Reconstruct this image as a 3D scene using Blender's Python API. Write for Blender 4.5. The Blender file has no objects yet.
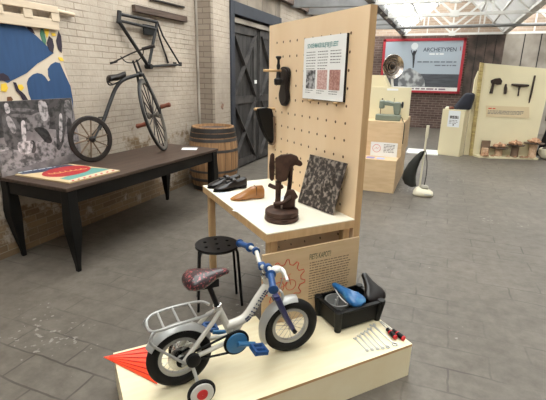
import bpy, bmesh, math, random
from mathutils import Vector, Matrix
random.seed(7)
R = math.radians
SC = bpy.context.scene
COL = SC.collection

# ------------------------------------------------------------ camera, sky, light, exposure
CAM_H = 1.55
F_PX, PITCH, YAW, ROLL = 415.0, R(16.6), R(21.6), R(0.97)
cam_data = bpy.data.cameras.new('camera')
cam_data.sensor_width = 36.0
cam_data.lens = F_PX / 546 * 36.0
cam_data.clip_start = 0.05
cam = bpy.data.objects.new('camera', cam_data)
COL.objects.link(cam)
CAM_M = (Matrix.Translation((0, 0, CAM_H)) @ Matrix.Rotation(YAW, 4, 'Z')
         @ Matrix.Rotation(math.pi / 2 - PITCH, 4, 'X') @ Matrix.Rotation(ROLL, 4, 'Z'))
cam.matrix_world = CAM_M
SC.camera = cam

world = bpy.data.worlds.new('overcast_sky')
SC.world = world
world.use_nodes = True
bg = world.node_tree.nodes['Background']
bg.inputs[0].default_value = (1.0, 0.975, 0.94, 1)
bg.inputs[1].default_value = 1.0
_wt = world.node_tree
_g = _wt.nodes.new('ShaderNodeTexCoord'); _s = _wt.nodes.new('ShaderNodeSeparateXYZ'); _m = _wt.nodes.new('ShaderNodeMapRange')
_wt.links.new(_g.outputs['Generated'], _s.inputs[0]); _wt.links.new(_s.outputs[2], _m.inputs[0])
_m.inputs[1].default_value = 0.0; _m.inputs[2].default_value = 0.9
_m.inputs[3].default_value = 6.2; _m.inputs[4].default_value = 8.2       # overcast sky: dim horizon, bright zenith
_wt.links.new(_m.outputs[0], bg.inputs[1])

SC.view_settings.view_transform = 'Standard'
SC.view_settings.look = 'None'
SC.view_settings.gamma = 1
SC.view_settings.use_curve_mapping = False
SC.view_settings.exposure = 0.0

# ------------------------------------------------------------ frames and plane helpers
TH = R(48.7)                      # heading of the exhibit stand against the hall
E0 = Vector((-1.393, 1.364, 0))
E1 = Vector((math.cos(TH), math.sin(TH), 0))
E2 = Vector((-math.sin(TH), math.cos(TH), 0))


class Pl:
    """a real plane in the hall: origin o, unit axes x and y (world, or exhibit frame when e=True)"""
    def __init__(self, o, x, y):
        self.o, self.x, self.y = Vector(o), Vector(x).normalized(), Vector(y).normalized()
        self.n = self.x.cross(self.y).normalized()

    def p(self, u, v, w=0.0):
        return self.o + self.x * u + self.y * v + self.n * w


def ray(px, py):
    return (CAM_M.to_3x3() @ Vector(((px - 273) / F_PX, -(py - 200) / F_PX, -1)))


def survey(pl, pts):
    """coordinates (u, v) on a surveyed plane of points read off the photograph"""
    out = []
    for px, py in pts:
        d = ray(px, py)
        o = Vector((0, 0, CAM_H))
        t = (pl.o - o).dot(pl.n) / d.dot(pl.n)
        q = o + d * t - pl.o
        out.append((q.dot(pl.x), q.dot(pl.y)))
    return out


def to_e(p):
    d = Vector(p) - E0
    return Vector((d.dot(E1), d.dot(E2), d.z))


# ------------------------------------------------------------ materials
def lin(c):
    return tuple((x / 255 / 12.92) if x / 255 <= 0.04045 else ((x / 255 + 0.055) / 1.055) ** 2.4 for x in c) + (1,)


MATS = {}


def mat(name, rgb, rough=0.6, metal=0.0, vary=0.0, scale=8.0, rgb2=None, bump=0.0, stretch=None, coat=0.0, detail=6, thresh=None, emit=0):
    if name in MATS:
        return MATS[name]
    m = bpy.data.materials.new(name)
    m.use_nodes = True
    nt = m.node_tree
    b = nt.nodes['Principled BSDF']
    b.inputs['Base Color'].default_value = lin(rgb)
    b.inputs['Roughness'].default_value = rough
    b.inputs['Metallic'].default_value = metal
    if coat:
        b.inputs['Coat Weight'].default_value = coat
    if emit:
        b.inputs['Emission Color'].default_value = lin(rgb)
        b.inputs['Emission Strength'].default_value = emit
    if vary or rgb2 or bump:
        tc = nt.nodes.new('ShaderNodeTexCoord')
        mp = nt.nodes.new('ShaderNodeMapping')
        mp.inputs['Scale'].default_value = stretch or (1, 1, 1)
        nt.links.new(tc.outputs['Object'], mp.inputs[0])
        nz = nt.nodes.new('ShaderNodeTexNoise')
        nz.inputs['Scale'].default_value = scale
        nz.inputs['Detail'].default_value = detail
        nt.links.new(mp.outputs[0], nz.inputs['Vector'])
        cr = nt.nodes.new('ShaderNodeValToRGB')
        a = lin(rgb)
        if rgb2:
            c2 = lin(rgb2)
        else:
            c2 = tuple(x * (1 - vary) for x in a[:3]) + (1,)
        cr.color_ramp.elements[0].color = c2
        cr.color_ramp.elements[1].color = a
        lo, hi = thresh or (0.32, 0.62)
        cr.color_ramp.elements[0].position = lo
        cr.color_ramp.elements[1].position = hi
        nt.links.new(nz.outputs['Fac'], cr.inputs[0])
        nt.links.new(cr.outputs[0], b.inputs['Base Color'])
        if bump:
            bp = nt.nodes.new('ShaderNodeBump')
            bp.inputs['Strength'].default_value = bump
            bp.inputs['Distance'].default_value = 0.01
            nt.links.new(nz.outputs['Fac'], bp.inputs['Height'])
            nt.links.new(bp.outputs[0], b.inputs['Normal'])
    MATS[name] = m
    return m


def brick_mat(name, c1, c2, mortar, bw, bh, msize, axes, worn=None, worn_low=None, bump=0.6, rough=0.85, stain=0.25, stain_scale=1.2, off=0.5, worn_rng=(0.60, 0.66), fade=0.0, fade_scale=1.4, speck=None):
    """running-bond bricks; axes picks which object axes run along and up the bond; worn = colour where the paint has come off"""
    m = bpy.data.materials.new(name)
    m.use_nodes = True
    nt = m.node_tree
    N, L = nt.nodes.new, nt.links.new
    b = nt.nodes['Principled BSDF']
    b.inputs['Roughness'].default_value = rough
    tc = N('ShaderNodeTexCoord')
    sp = N('ShaderNodeSeparateXYZ'); L(tc.outputs['Object'], sp.inputs[0])
    cb = N('ShaderNodeCombineXYZ')
    L(sp.outputs[axes[0]], cb.inputs[0]); L(sp.outputs[axes[1]], cb.inputs[1])
    # slight wobble so that the joints are hand-laid
    nw = N('ShaderNodeTexNoise'); nw.inputs['Scale'].default_value = 5; L(cb.outputs[0], nw.inputs['Vector'])
    wob = N('ShaderNodeVectorMath'); wob.operation = 'SCALE'; wob.inputs['Scale'].default_value = bh * 0.18
    L(nw.outputs['Color'], wob.inputs[0])
    add = N('ShaderNodeVectorMath'); add.operation = 'ADD'; L(cb.outputs[0], add.inputs[0]); L(wob.outputs[0], add.inputs[1])
    br = N('ShaderNodeTexBrick')
    br.inputs['Scale'].default_value = 1.0
    br.inputs['Brick Width'].default_value = bw
    br.inputs['Row Height'].default_value = bh
    br.inputs['Mortar Size'].default_value = msize
    br.inputs['Mortar Smooth'].default_value = 0.3
    br.inputs['Color1'].default_value = lin(c1)
    br.inputs['Color2'].default_value = lin(c2)
    br.inputs['Mortar'].default_value = lin(mortar)
    br.offset = off
    L(add.outputs[0], br.inputs['Vector'])
    col = br.outputs['Color']
    if fade:
        # joints filled with dirt in places: they fade into the face colour
        nf = N('ShaderNodeTexNoise'); nf.inputs['Scale'].default_value = fade_scale; nf.inputs['Detail'].default_value = 7
        L(tc.outputs['Object'], nf.inputs['Vector'])
        mf = N('ShaderNodeMapRange'); L(nf.outputs['Fac'], mf.inputs[0])
        mf.inputs[1].default_value = 0.44; mf.inputs[2].default_value = 0.66; mf.inputs[3].default_value = 1 - fade; mf.inputs[4].default_value = 1.0
        vis = N('ShaderNodeMath'); vis.operation = 'MULTIPLY'; L(br.outputs['Fac'], vis.inputs[0]); L(mf.outputs[0], vis.inputs[1])
        bf = N('ShaderNodeMix'); bf.data_type = 'RGBA'
        L(vis.outputs[0], bf.inputs['Factor']); bf.inputs['B'].default_value = lin(mortar)
        nb_ = N('ShaderNodeTexNoise'); nb_.inputs['Scale'].default_value = 9.0; nb_.inputs['Detail'].default_value = 10; nb_.inputs['Roughness'].default_value = 0.7
        L(tc.outputs['Object'], nb_.inputs['Vector'])
        cf = N('ShaderNodeMix'); cf.data_type = 'RGBA'
        rm = N('ShaderNodeMapRange'); L(nb_.outputs['Fac'], rm.inputs[0]); rm.inputs[1].default_value = 0.35; rm.inputs[2].default_value = 0.65
        L(rm.outputs[0], cf.inputs['Factor']); cf.inputs['A'].default_value = lin(c1); cf.inputs['B'].default_value = lin(c2)
        L(cf.outputs['Result'], bf.inputs['A'])
        col = bf.outputs['Result']
    if speck:
        nk = N('ShaderNodeTexNoise'); nk.inputs['Scale'].default_value = 26; nk.inputs['Detail'].default_value = 4
        L(tc.outputs['Object'], nk.inputs['Vector'])
        n5 = N('ShaderNodeTexNoise'); n5.inputs['Scale'].default_value = 1.1; L(tc.outputs['Object'], n5.inputs['Vector'])
        k1 = N('ShaderNodeMath'); k1.operation = 'MULTIPLY'; L(nk.outputs['Fac'], k1.inputs[0]); L(n5.outputs['Fac'], k1.inputs[1])
        k2 = N('ShaderNodeMapRange'); L(k1.outputs[0], k2.inputs[0]); k2.inputs[1].default_value = 0.405; k2.inputs[2].default_value = 0.43; k2.inputs[4].default_value = 0.55
        mk = N('ShaderNodeMix'); mk.data_type = 'RGBA'
        L(k2.outputs[0], mk.inputs['Factor']); L(col, mk.inputs['A']); mk.inputs['B'].default_value = lin(speck)
        col = mk.outputs['Result']
    if worn:
        n2 = N('ShaderNodeTexNoise'); n2.inputs['Scale'].default_value = 3.4; n2.inputs['Detail'].default_value = 9
        n2.inputs['Roughness'].default_value = 0.68
        L(tc.outputs['Object'], n2.inputs['Vector'])
        # paint is worn most near the floor, where damp climbs
        mr = N('ShaderNodeMapRange'); L(sp.outputs[2], mr.inputs[0])
        mr.inputs[1].default_value = 0.0; mr.inputs[2].default_value = 1.25
        mr.inputs[3].default_value = worn_low or 0.22; mr.inputs[4].default_value = 0.0
        ad = N('ShaderNodeMath'); ad.operation = 'ADD'; L(n2.outputs['Fac'], ad.inputs[0]); L(mr.outputs[0], ad.inputs[1])
        rp = N('ShaderNodeMapRange'); L(ad.outputs[0], rp.inputs[0])
        rp.inputs[1].default_value = worn_rng[0]; rp.inputs[2].default_value = worn_rng[1]
        b2 = N('ShaderNodeTexBrick')
        for k in ('Scale', 'Brick Width', 'Row Height', 'Mortar Size', 'Mortar Smooth'):
            b2.inputs[k].default_value = br.inputs[k].default_value
        b2.offset = off
        b2.inputs['Color1'].default_value = lin(worn[0]); b2.inputs['Color2'].default_value = lin(worn[1]); b2.inputs['Mortar'].default_value = lin(worn[2])
        L(add.outputs[0], b2.inputs['Vector'])
        mx = N('ShaderNodeMix'); mx.data_type = 'RGBA'
        L(rp.outputs[0], mx.inputs['Factor']); L(col, mx.inputs['A']); L(b2.outputs['Color'], mx.inputs['B'])
        col = mx.outputs['Result']
    ns = N('ShaderNodeTexNoise'); ns.inputs['Scale'].default_value = stain_scale; ns.inputs['Detail'].default_value = 8
    L(tc.outputs['Object'], ns.inputs['Vector'])
    ms = N('ShaderNodeMapRange'); L(ns.outputs['Fac'], ms.inputs[0])
    ms.inputs[1].default_value = 0.3; ms.inputs[2].default_value = 0.7; ms.inputs[3].default_value = 1 - stain; ms.inputs[4].default_value = 1.0
    mul = N('ShaderNodeVectorMath'); mul.operation = 'SCALE'; L(col, mul.inputs[0]); L(ms.outputs[0], mul.inputs['Scale'])
    L(mul.outputs[0], b.inputs['Base Color'])
    bp = N('ShaderNodeBump'); bp.inputs['Strength'].default_value = bump; bp.inputs['Distance'].default_value = 0.012
    n3 = N('ShaderNodeTexNoise'); n3.inputs['Scale'].default_value = 30; L(tc.outputs['Object'], n3.inputs['Vector'])
    h = N('ShaderNodeMath'); h.operation = 'MULTIPLY_ADD'; L(n3.outputs['Fac'], h.inputs[0]); h.inputs[1].default_value = 0.35
    inv = N('ShaderNodeMath'); inv.operation = 'SUBTRACT'; inv.inputs[0].default_value = 1.0; L(br.outputs['Fac'], inv.inputs[1])
    L(inv.outputs[0], h.inputs[2]); L(h.outputs[0], bp.inputs['Height']); L(bp.outputs[0], b.inputs['Normal'])
    MATS[name] = m
    return m


def peg_mat(name, rgb, rgb2, b0, z0, pitch, bmin, bmax, zmax):
    """birch ply with a drilled grid of peg holes (a pattern of the board itself; y and z of the board)"""
    m = mat(name, rgb, 0.5, 0, 0, 5, rgb2, 0.02, (6, 1.2, 0.35), 0, 4, (0.3, 0.7))
    nt = m.node_tree
    N, L = nt.nodes.new, nt.links.new
    b = nt.nodes['Principled BSDF']
    old = b.inputs['Base Color'].links[0].from_socket
    tc = N('ShaderNodeTexCoord'); sp = N('ShaderNodeSeparateXYZ'); L(tc.outputs['Object'], sp.inputs[0])

    def M(op, a, bb=None, c=None):
        n = N('ShaderNodeMath'); n.operation = op
        for i, v in enumerate((a, bb, c)):
            if v is None:
                continue
            if isinstance(v, (int, float)):
                n.inputs[i].default_value = v
            else:
                L(v, n.inputs[i])
        return n.outputs[0]
    y, z = sp.outputs[1], sp.outputs[2]

    def cell(v, o):
        f = M('FRACT', M('DIVIDE', M('ADD', M('SUBTRACT', v, o), pitch * 20.5), pitch))
        return M('MULTIPLY', M('SUBTRACT', f, 0.5), pitch)
    cy, cz = cell(y, b0), cell(z, z0)
    d = M('SQRT', M('ADD', M('MULTIPLY', cy, cy), M('MULTIPLY', cz, cz)))
    hole = M('LESS_THAN', d, 0.0085)
    hole = M('MULTIPLY', hole, M('GREATER_THAN', y, bmin))
    hole = M('MULTIPLY', hole, M('LESS_THAN', y, bmax))
    hole = M('MULTIPLY', hole, M('LESS_THAN', z, zmax))
    mx = N('ShaderNodeMix'); mx.data_type = 'RGBA'
    L(hole, mx.inputs['Factor']); L(old, mx.inputs['A']); mx.inputs['B'].default_value = lin((92, 62, 38))
    L(mx.outputs['Result'], b.inputs['Base Color'])
    return m


def photo_mat(name, scale, c_lo, c_hi, rough=0.35, contrast=(0.42, 0.58), stretch=(1, 1, 1)):
    """a printed grey-tone photograph: blotchy tones"""
    return mat(name, c_hi, rough, 0, 0, scale, c_lo, 0, stretch, 0, 8, contrast)


# ------------------------------------------------------------ mesh builder
class MB:
    def __init__(self):
        self.v, self.f, self.m = [], [], []
        self.cur = 0

    def use(self, i):
        self.cur = i
        return self

    def add(self, verts, faces):
        o = len(self.v)
        self.v += [Vector(p) for p in verts]
        for f in faces:
            self.f.append([o + i for i in f]); self.m.append(self.cur)
        return self

    def box(self, x0, x1, y0, y1, z0, z1):
        return self.add([(x0, y0, z0), (x1, y0, z0), (x1, y1, z0), (x0, y1, z0), (x0, y0, z1), (x1, y0, z1), (x1, y1, z1), (x0, y1, z1)],
                        [(0, 3, 2, 1), (4, 5, 6, 7), (0, 1, 5, 4), (1, 2, 6, 5), (2, 3, 7, 6), (3, 0, 4, 7)])

    def obox(self, c, ax, ay, az):
        """box about c with half-axis vectors"""
        c, ax, ay, az = map(Vector, (c, ax, ay, az))
        if ax.cross(ay).dot(az) < 0:
            ax = -ax
        P = [c + ax * i + ay * j + az * k for k in (-1, 1) for i, j in ((-1, -1), (1, -1), (1, 1), (-1, 1))]
        return self.add(P, [(0, 3, 2, 1), (4, 5, 6, 7), (0, 1, 5, 4), (1, 2, 6, 5), (2, 3, 7, 6), (3, 0, 4, 7)])

    def bar(self, p0, p1, w, h=None, up=(0, 0, 1)):
        p0, p1 = Vector(p0), Vector(p1)
        d = (p1 - p0)
        s = d.cross(Vector(up))
        if s.length < 1e-5:
            s = d.cross(Vector((1, 0, 0)))
        s.normalize()
        u = s.cross(d).normalized()
        return self.obox((p0 + p1) / 2, d / 2, s * w / 2, u * (h or w) / 2)

    def prism(self, pts, ext):
        """extrude the 3-D polygon pts by the vector ext"""
        pts = [Vector(p) for p in pts]
        ext = Vector(ext)
        nrm = Vector((0, 0, 0))
        for i in range(len(pts)):
            a, b = pts[i], pts[(i + 1) % len(pts)]
            nrm += a.cross(b)
        if nrm.dot(ext) < 0:
            pts = pts[::-1]
        n = len(pts)
        V = pts + [p + ext for p in pts]
        F = [tuple(range(n))[::-1], tuple(range(n, 2 * n))]
        F += [(i, (i + 1) % n, n + (i + 1) % n, n + i) for i in range(n)]
        return self.add(V, F)

    def loft(self, rings, caps=True, closed=True):
        n = len(rings[0])
        V = [p for r in rings for p in r]
        F = []
        for k in range(len(rings) - 1):
            for i in range(n if closed else n - 1):
                a, b = k * n + i, k * n + (i + 1) % n
                F.append((a, b, b + n, a + n))
        if caps:
            F.append(tuple(range(n))[::-1])
            F.append(tuple(range((len(rings) - 1) * n, len(rings) * n)))
        return self.add(V, F)

    def tube(self, pts, r, n=10, closed=False, caps=True, flat=None):
        pts = [Vector(p) for p in pts]
        k = len(pts)
        rr = r if isinstance(r, (list, tuple)) else [r] * k
        T = []
        for i in range(k):
            if closed:
                t = pts[(i + 1) % k] - pts[i - 1]
            else:
                t = pts[min(i + 1, k - 1)] - pts[max(i - 1, 0)]
            T.append(t.normalized())
        u = T[0].orthogonal().normalized()
        rings = []
        for i in range(k):
            u = (u - T[i] * u.dot(T[i]))
            u = u.normalized() if u.length > 1e-6 else T[i].orthogonal().normalized()
            w = T[i].cross(u)
            rings.append([pts[i] + (u * math.cos(2 * math.pi * j / n) + w * math.sin(2 * math.pi * j / n)) * rr[i] for j in range(n)])
        if closed:
            # close the loop by matching the last ring's twist
            V = [p for q in rings for p in q]
            F = []
            best = min(range(n), key=lambda s: (rings[-1][0] - rings[0][s]).length)
            for q in range(k):
                for j in range(n):
                    a, b = q * n + j, q * n + (j + 1) % n
                    if q < k - 1:
                        F.append((a, b, b + n, a + n))
                    else:
                        F.append((a, b, (j + 1 + best) % n, (j + best) % n))
            return self.add(V, F)
        return self.loft(rings, caps)

    def cyl(self, p0, p1, r0, r1=None, n=20):
        return self.tube([p0, p1], [r0, r0 if r1 is None else r1], n)

    def lathe(self, prof, c=(0, 0, 0), axis=(0, 0, 1), n=32, caps=True):
        """prof = (radius, height) pairs about the axis through c"""
        c, ax = Vector(c), Vector(axis).normalized()
        u = ax.orthogonal().normalized(); w = ax.cross(u)
        rings = [[c + ax * h + (u * math.cos(2 * math.pi * j / n) + w * math.sin(2 * math.pi * j / n)) * max(r, 1e-4) for j in range(n)] for r, h in prof]
        return self.loft(rings, caps)

    def ring(self, c, axis, rad, r, n=48, m=10):
        c, ax = Vector(c), Vector(axis).normalized()
        u = ax.orthogonal().normalized(); w = ax.cross(u)
        return self.tube([c + (u * math.cos(2 * math.pi * j / n) + w * math.sin(2 * math.pi * j / n)) * rad for j in range(n)], r, m, closed=True)

    def ball(self, c, rx, ry=None, rz=None, n=16, m=10):
        ry = rx if ry is None else ry
        rz = rx if rz is None else rz
        c = Vector(c)
        rings = []
        for k in range(m + 1):
            a = -math.pi / 2 + math.pi * k / m
            rings.append([c + Vector((rx * max(math.cos(a), 1e-3) * math.cos(2 * math.pi * j / n), ry * max(math.cos(a), 1e-3) * math.sin(2 * math.pi * j / n), rz * math.sin(a))) for j in range(n)])
        return self.loft(rings)

    def build(self, name, mats, parent=None, frame='W', base=(0, 0, 0), bevel=0.0, smooth=True, seg=2):
        """link as ONE mesh object; vertices are given in the frame (W hall, E exhibit) and stored about the thing's base"""
        if parent is not None:
            frame, base = BASE[parent.name]
        base = Vector(base)
        me = bpy.data.meshes.new(name)
        me.from_pydata([v - base for v in self.v], [], self.f)
        ms = mats if isinstance(mats, (list, tuple)) else [mats]
        for mm in ms:
            me.materials.append(mm)
        me.polygons.foreach_set('material_index', [min(i, len(ms) - 1) for i in self.m])
        if smooth:
            me.polygons.foreach_set('use_smooth', [True] * len(me.polygons))
            me.set_sharp_from_angle(angle=R(38))
        me.update()
        o = bpy.data.objects.new(name, me)
        COL.objects.link(o)
        if bevel:
            bv = o.modifiers.new('bevel', 'BEVEL')
            bv.width = bevel; bv.segments = seg; bv.limit_method = 'ANGLE'; bv.angle_limit = R(40)
            bv.harden_normals = False
        if parent is not None:
            o.parent = parent
            BASE[o.name] = (frame, base)
        else:
            place(o, frame, base)
            BASE[o.name] = (frame, base)
        return o


BASE = {}


def place(o, frame, base):
    base = Vector(base)
    if frame == 'E':
        o.location = E0 + E1 * base.x + E2 * base.y + Vector((0, 0, base.z))
        o.rotation_euler = (0, 0, TH)
    else:
        o.location = base


def tag(o, label, cat, group=None):
    o['label'] = label; o['category'] = cat
    if group:
        o['group'] = group
    return o


def thing(name, label, cat, base, frame='W', group=None):
    o = bpy.data.objects.new(name, None)
    o.empty_display_size = 0.05
    COL.objects.link(o)
    place(o, frame, base)
    BASE[o.name] = (frame, Vector(base))
    return tag(o, label, cat, group)


def struct(o):
    o['kind'] = 'structure'
    return o


def copy_thing(o, loc, rotz, label, group=None):
    """a copy of a thing with copies of its parts and sub-parts"""
    def dup(s, par):
        c = s.copy(); COL.objects.link(c)
        if par is not None:
            c.parent = par
        for ch in list(s.children):
            dup(ch, c)
        return c
    r = dup(o, None)
    r.location = loc; r.rotation_euler = (0, 0, rotz)
    r['label'] = label
    if group:
        r['group'] = group
    return r


def spline(pts, k=6, closed=False):
    """Catmull-Rom through pts"""
    P = [Vector(p) for p in pts]
    n = len(P)
    out = []
    for i in range(n if closed else n - 1):
        if closed:
            a, b, c, d = P[i - 1], P[i], P[(i + 1) % n], P[(i + 2) % n]
        else:
            a, b, c, d = P[max(i - 1, 0)], P[i], P[i + 1], P[min(i + 2, n - 1)]
        for j in range(k):
            t = j / k
            out.append(0.5 * ((2 * b) + (c - a) * t + (2 * a - 5 * b + 4 * c - d) * t * t + (3 * b - a - 3 * c + d) * t ** 3))
    if not closed:
        out.append(P[-1])
    return out


def text_into(mb, s, pl, u, v, size, width=None, w=0.001, bold=0.0, align='LEFT', depth=0.0006, shear=0.0):
    cu = bpy.data.curves.new('t', 'FONT')
    cu.body = s; cu.size = size; cu.align_x = align; cu.offset = bold; cu.shear = shear
    o = bpy.data.objects.new('t', cu)
    COL.objects.link(o)
    me = bpy.data.meshes.new_from_object(o)
    xs = [p.co.x for p in me.vertices]
    k = width / (max(xs) - min(xs)) if width else 1
    x0 = min(xs) if (width and align == 'LEFT') else 0
    V = [pl.p(u + (p.co.x - x0) * k, v + p.co.y, w) for p in me.vertices]
    F = [tuple(p.vertices) for p in me.polygons]
    mb.add(V, F)
    COL.objects.unlink(o)
    bpy.data.objects.remove(o); bpy.data.curves.remove(cu); bpy.data.meshes.remove(me)


def rect(mb, pl, u0, u1, v0, v1, w0, w1):
    return mb.prism([pl.p(u0, v0, w0), pl.p(u1, v0, w0), pl.p(u1, v1, w0), pl.p(u0, v1, w0)], pl.n * (w1 - w0))


def poly(mb, pl, pts, w0, w1):
    return mb.prism([pl.p(a, b, w0) for a, b in pts], pl.n * (w1 - w0))


def lines_into(mb, pl, u0, u1, v0, v1, n, h, w=0.0008, rng=random):
    """n lines of small print: word-length strokes"""
    for i in range(n):
        v = v1 - (v1 - v0) * (i + 0.5) / n
        u = u0
        end = u1 - (rng.random() * 0.35 * (u1 - u0) if i == n - 1 else rng.random() * 0.08 * (u1 - u0))
        while u < end - h:
            l = min(h * (1.5 + 4 * rng.random()), end - u)
            mb.add([pl.p(u, v - h / 2, w), pl.p(u + l, v - h / 2, w), pl.p(u + l, v + h / 2, w), pl.p(u, v + h / 2, w)], [(0, 1, 2, 3)])
            u += l + h * 0.9


def bm_fix(mb):
    """make the face directions agree"""
    me = bpy.data.meshes.new('x')
    me.from_pydata(mb.v, [], mb.f)
    bm = bmesh.new(); bm.from_mesh(me)
    bmesh.ops.recalc_face_normals(bm, faces=bm.faces)
    mb.v = [v.co.copy() for v in bm.verts]
    mb.f = [[v.index for v in f.verts] for f in bm.faces]
    bm.free(); bpy.data.meshes.remove(me)


# ------------------------------------------------------------ palette
M_floor = brick_mat('paving', (117, 110, 101), (94, 87, 78), (70, 64, 56), 0.44, 0.20, 0.007, (0, 1), bump=0.16, rough=0.5, stain=0.34, stain_scale=0.8, fade=0.95, fade_scale=1.3, speck=(178, 174, 166))
M_white_brick = brick_mat('painted_brick', (194, 182, 167), (180, 166, 150), (148, 134, 118), 0.205, 0.061, 0.005, (1, 2), fade=0.92, fade_scale=2.2,
                          worn=((150, 126, 96), (122, 100, 76), (158, 144, 124)), worn_low=0.34, bump=0.75, stain=0.22, stain_scale=1.6, worn_rng=(0.70, 0.77))
M_return = brick_mat('pier_brick', (160, 146, 130), (148, 134, 120), (120, 108, 96), 0.215, 0.072, 0.006, (0, 2),
                     worn=((120, 88, 68), (110, 78, 60), (70, 58, 48)), worn_low=0.2, bump=0.6, worn_rng=(0.62, 0.7))
M_door_wall = brick_mat('door_wall_brick', (188, 175, 160), (176, 163, 148), (142, 130, 116), 0.215, 0.072, 0.005, (1, 2), fade=0.9, fade_scale=2.2,
                        worn=((150, 104, 84), (126, 92, 74), (80, 66, 54)), worn_low=0.12, bump=0.6, worn_rng=(0.64, 0.70))
M_back_brick = brick_mat('dark_brick', (118, 96, 88), (96, 76, 70), (146, 132, 124), 0.22, 0.075, 0.008, (0, 2), bump=0.5, stain=0.4, stain_scale=2.2)
M_gable = brick_mat('gable_brick', (200, 178, 158), (188, 164, 146), (206, 192, 176), 0.22, 0.075, 0.008, (0, 2), bump=0.3, stain=0.3)
M_plaster = mat('worn_plaster', (176, 168, 158), 0.9, 0, 0, 1.7, (140, 132, 122), 0.2, None, 0, 9, (0.38, 0.62))
M_rust = mat('rusted_steel', (104, 88, 80), 0.8, 0, 0, 2.4, (66, 58, 54), 0.2, None, 0, 9, (0.4, 0.6))
M_concrete = mat('concrete_panel', (158, 146, 132), 0.9, 0, 0, 1.6, (112, 102, 92), 0.2, None, 0, 9, (0.36, 0.62))
M_timber_dark = mat('old_timber', (92, 74, 64), 0.8, 0, 0, 6, (58, 46, 40), 0.2, (8, 0.6, 8))
M_door = mat('black_planks', (62, 59, 58), 0.75, 0, 0, 5, (40, 38, 38), 0.2, (1, 5, 0.5))
M_brace = mat('door_brace_wood', (74, 70, 68), 0.75, 0, 0, 6, (48, 46, 46), 0.2, (1, 1, 1))
M_jamb = mat('door_frame_paint', (46, 50, 60), 0.6, 0, 0.2, 6)
M_truss = mat('white_steel', (225, 224, 220), 0.5, 0, 0.1, 4)
M_beam = mat('grey_steel', (128, 128, 128), 0.55, 0.2, 0.2, 6)
M_roof = mat('roof_sheets', (222, 222, 220), 0.8, 0, 0, 3, (196, 196, 194), 0, (0.2, 14, 1))
M_roof_dark = mat('roof_boards', (92, 82, 74), 0.85, 0, 0.3, 3, None, 0, (1, 8, 1))
M_ply = mat('birch_ply', (226, 200, 158), 0.5, 0, 0, 4, (216, 187, 142), 0.02, (0.8, 8, 0.8), 0, 4)
M_laminate = mat('cream_laminate', (240, 234, 216), 0.38, 0, 0.05, 3)
M_deck = mat('pale_ply_deck', (233, 222, 190), 0.45, 0, 0, 5, (228, 214, 178), 0.0, (1, 6, 1), 0, 4)
M_ply_edge = mat('ply_edge', (206, 166, 116), 0.6, 0, 0, 6, (186, 144, 96), 0.05, (2, 2, 30), 0, 3)
M_pine = mat('pine', (208, 174, 130), 0.55, 0, 0, 5, (192, 156, 112), 0.03, (6, 6, 0.6), 0, 4)
M_cream_board = mat('cream_board', (228, 218, 184), 0.55, 0, 0.05, 2)
M_kiosk = mat('kiosk_ply', (222, 194, 156), 0.55, 0, 0, 4, (210, 180, 140), 0, (1, 1, 5), 0, 4)
M_black_wood = mat('black_stain', (18, 17, 16), 0.55, 0, 0.3, 8)
M_dark_top = mat('dark_tabletop', (80, 64, 55), 0.45, 0, 0, 5, (56, 44, 38), 0.1, (9, 0.7, 9))
M_black = mat('black_paint', (24, 24, 26), 0.38)
M_black_plastic = mat('black_plastic', (13, 13, 14), 0.5)
M_rubber = mat('black_rubber', (26, 25, 24), 0.7, 0, 0.2, 40)
M_white_paint = mat('white_enamel', (206, 203, 194), 0.25, 0, 0, 1, None, 0, None, 0.4)
M_white_plastic = mat('white_plastic', (212, 210, 204), 0.4)
M_silver = mat('silver_plastic', (168, 168, 166), 0.35, 0.3)
M_chrome = mat('chrome', (205, 205, 205), 0.18, 1.0)
M_steel = mat('bright_steel', (196, 196, 194), 0.35, 0.55)
M_blue = mat('blue_plastic', (30, 72, 126), 0.35)
M_blue_light = mat('sky_blue_plastic', (52, 108, 152), 0.35)
M_blue_fork = mat('blue_violet_enamel', (38, 42, 94), 0.3, 0, 0, 1, None, 0, None, 0.4)
M_red = mat('red_plastic', (196, 28, 36), 0.4)
M_orange = mat('fluorescent_orange', (244, 78, 38), 0.45)
M_old_iron = mat('old_iron', (46, 38, 34), 0.6, 0.2, 0, 20, (30, 25, 23), 0.2)
M_black_iron = mat('black_iron', (25, 24, 25), 0.55, 0.1, 0.3, 20)
M_old_wood = mat('old_wood_grey', (128, 106, 86), 0.7, 0, 0.3, 12)
M_grip_wood = mat('red_brown_wood', (124, 66, 44), 0.55, 0, 0.3, 14)
M_leather = mat('dark_leather', (30, 23, 21), 0.42, 0, 0.3, 30)
M_shoe = mat('black_polished_leather', (22, 17, 18), 0.32)
M_last = mat('varnished_beech', (164, 112, 60), 0.32, 0, 0, 5, (140, 90, 46), 0, (1, 8, 1), 0.3)
M_carved = mat('dark_brown_casting', (82, 60, 50), 0.48, 0.1, 0, 18, (54, 39, 33), 0.2)
M_barrel = mat('oak_staves', (166, 128, 90), 0.6, 0, 0, 4, (132, 98, 66), 0.1, (6, 6, 0.6))
M_hoop = mat('iron_hoop', (86, 82, 80), 0.5, 0.5, 0.3, 10)
M_hoop_dark = mat('dark_iron_hoop', (52, 48, 46), 0.55, 0.4, 0.3, 10)
M_paper = mat('white_paper', (238, 238, 236), 0.6)
M_card = mat('pale_blue_card', (228, 232, 236), 0.6)
M_ink = mat('grey_ink', (120, 118, 118), 0.8)
M_dark_ink = mat('dark_ink', (116, 98, 78), 0.8)
M_green_ink = mat('green_ink', (84, 140, 140), 0.8)
M_olive_ink = mat('olive_ink', (76, 84, 62), 0.8)
M_red_ink = mat('red_ink', (206, 70, 50), 0.7)
M_pink_print = photo_mat('pink_print', 90, (190, 146, 138), (216, 184, 178))
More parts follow.
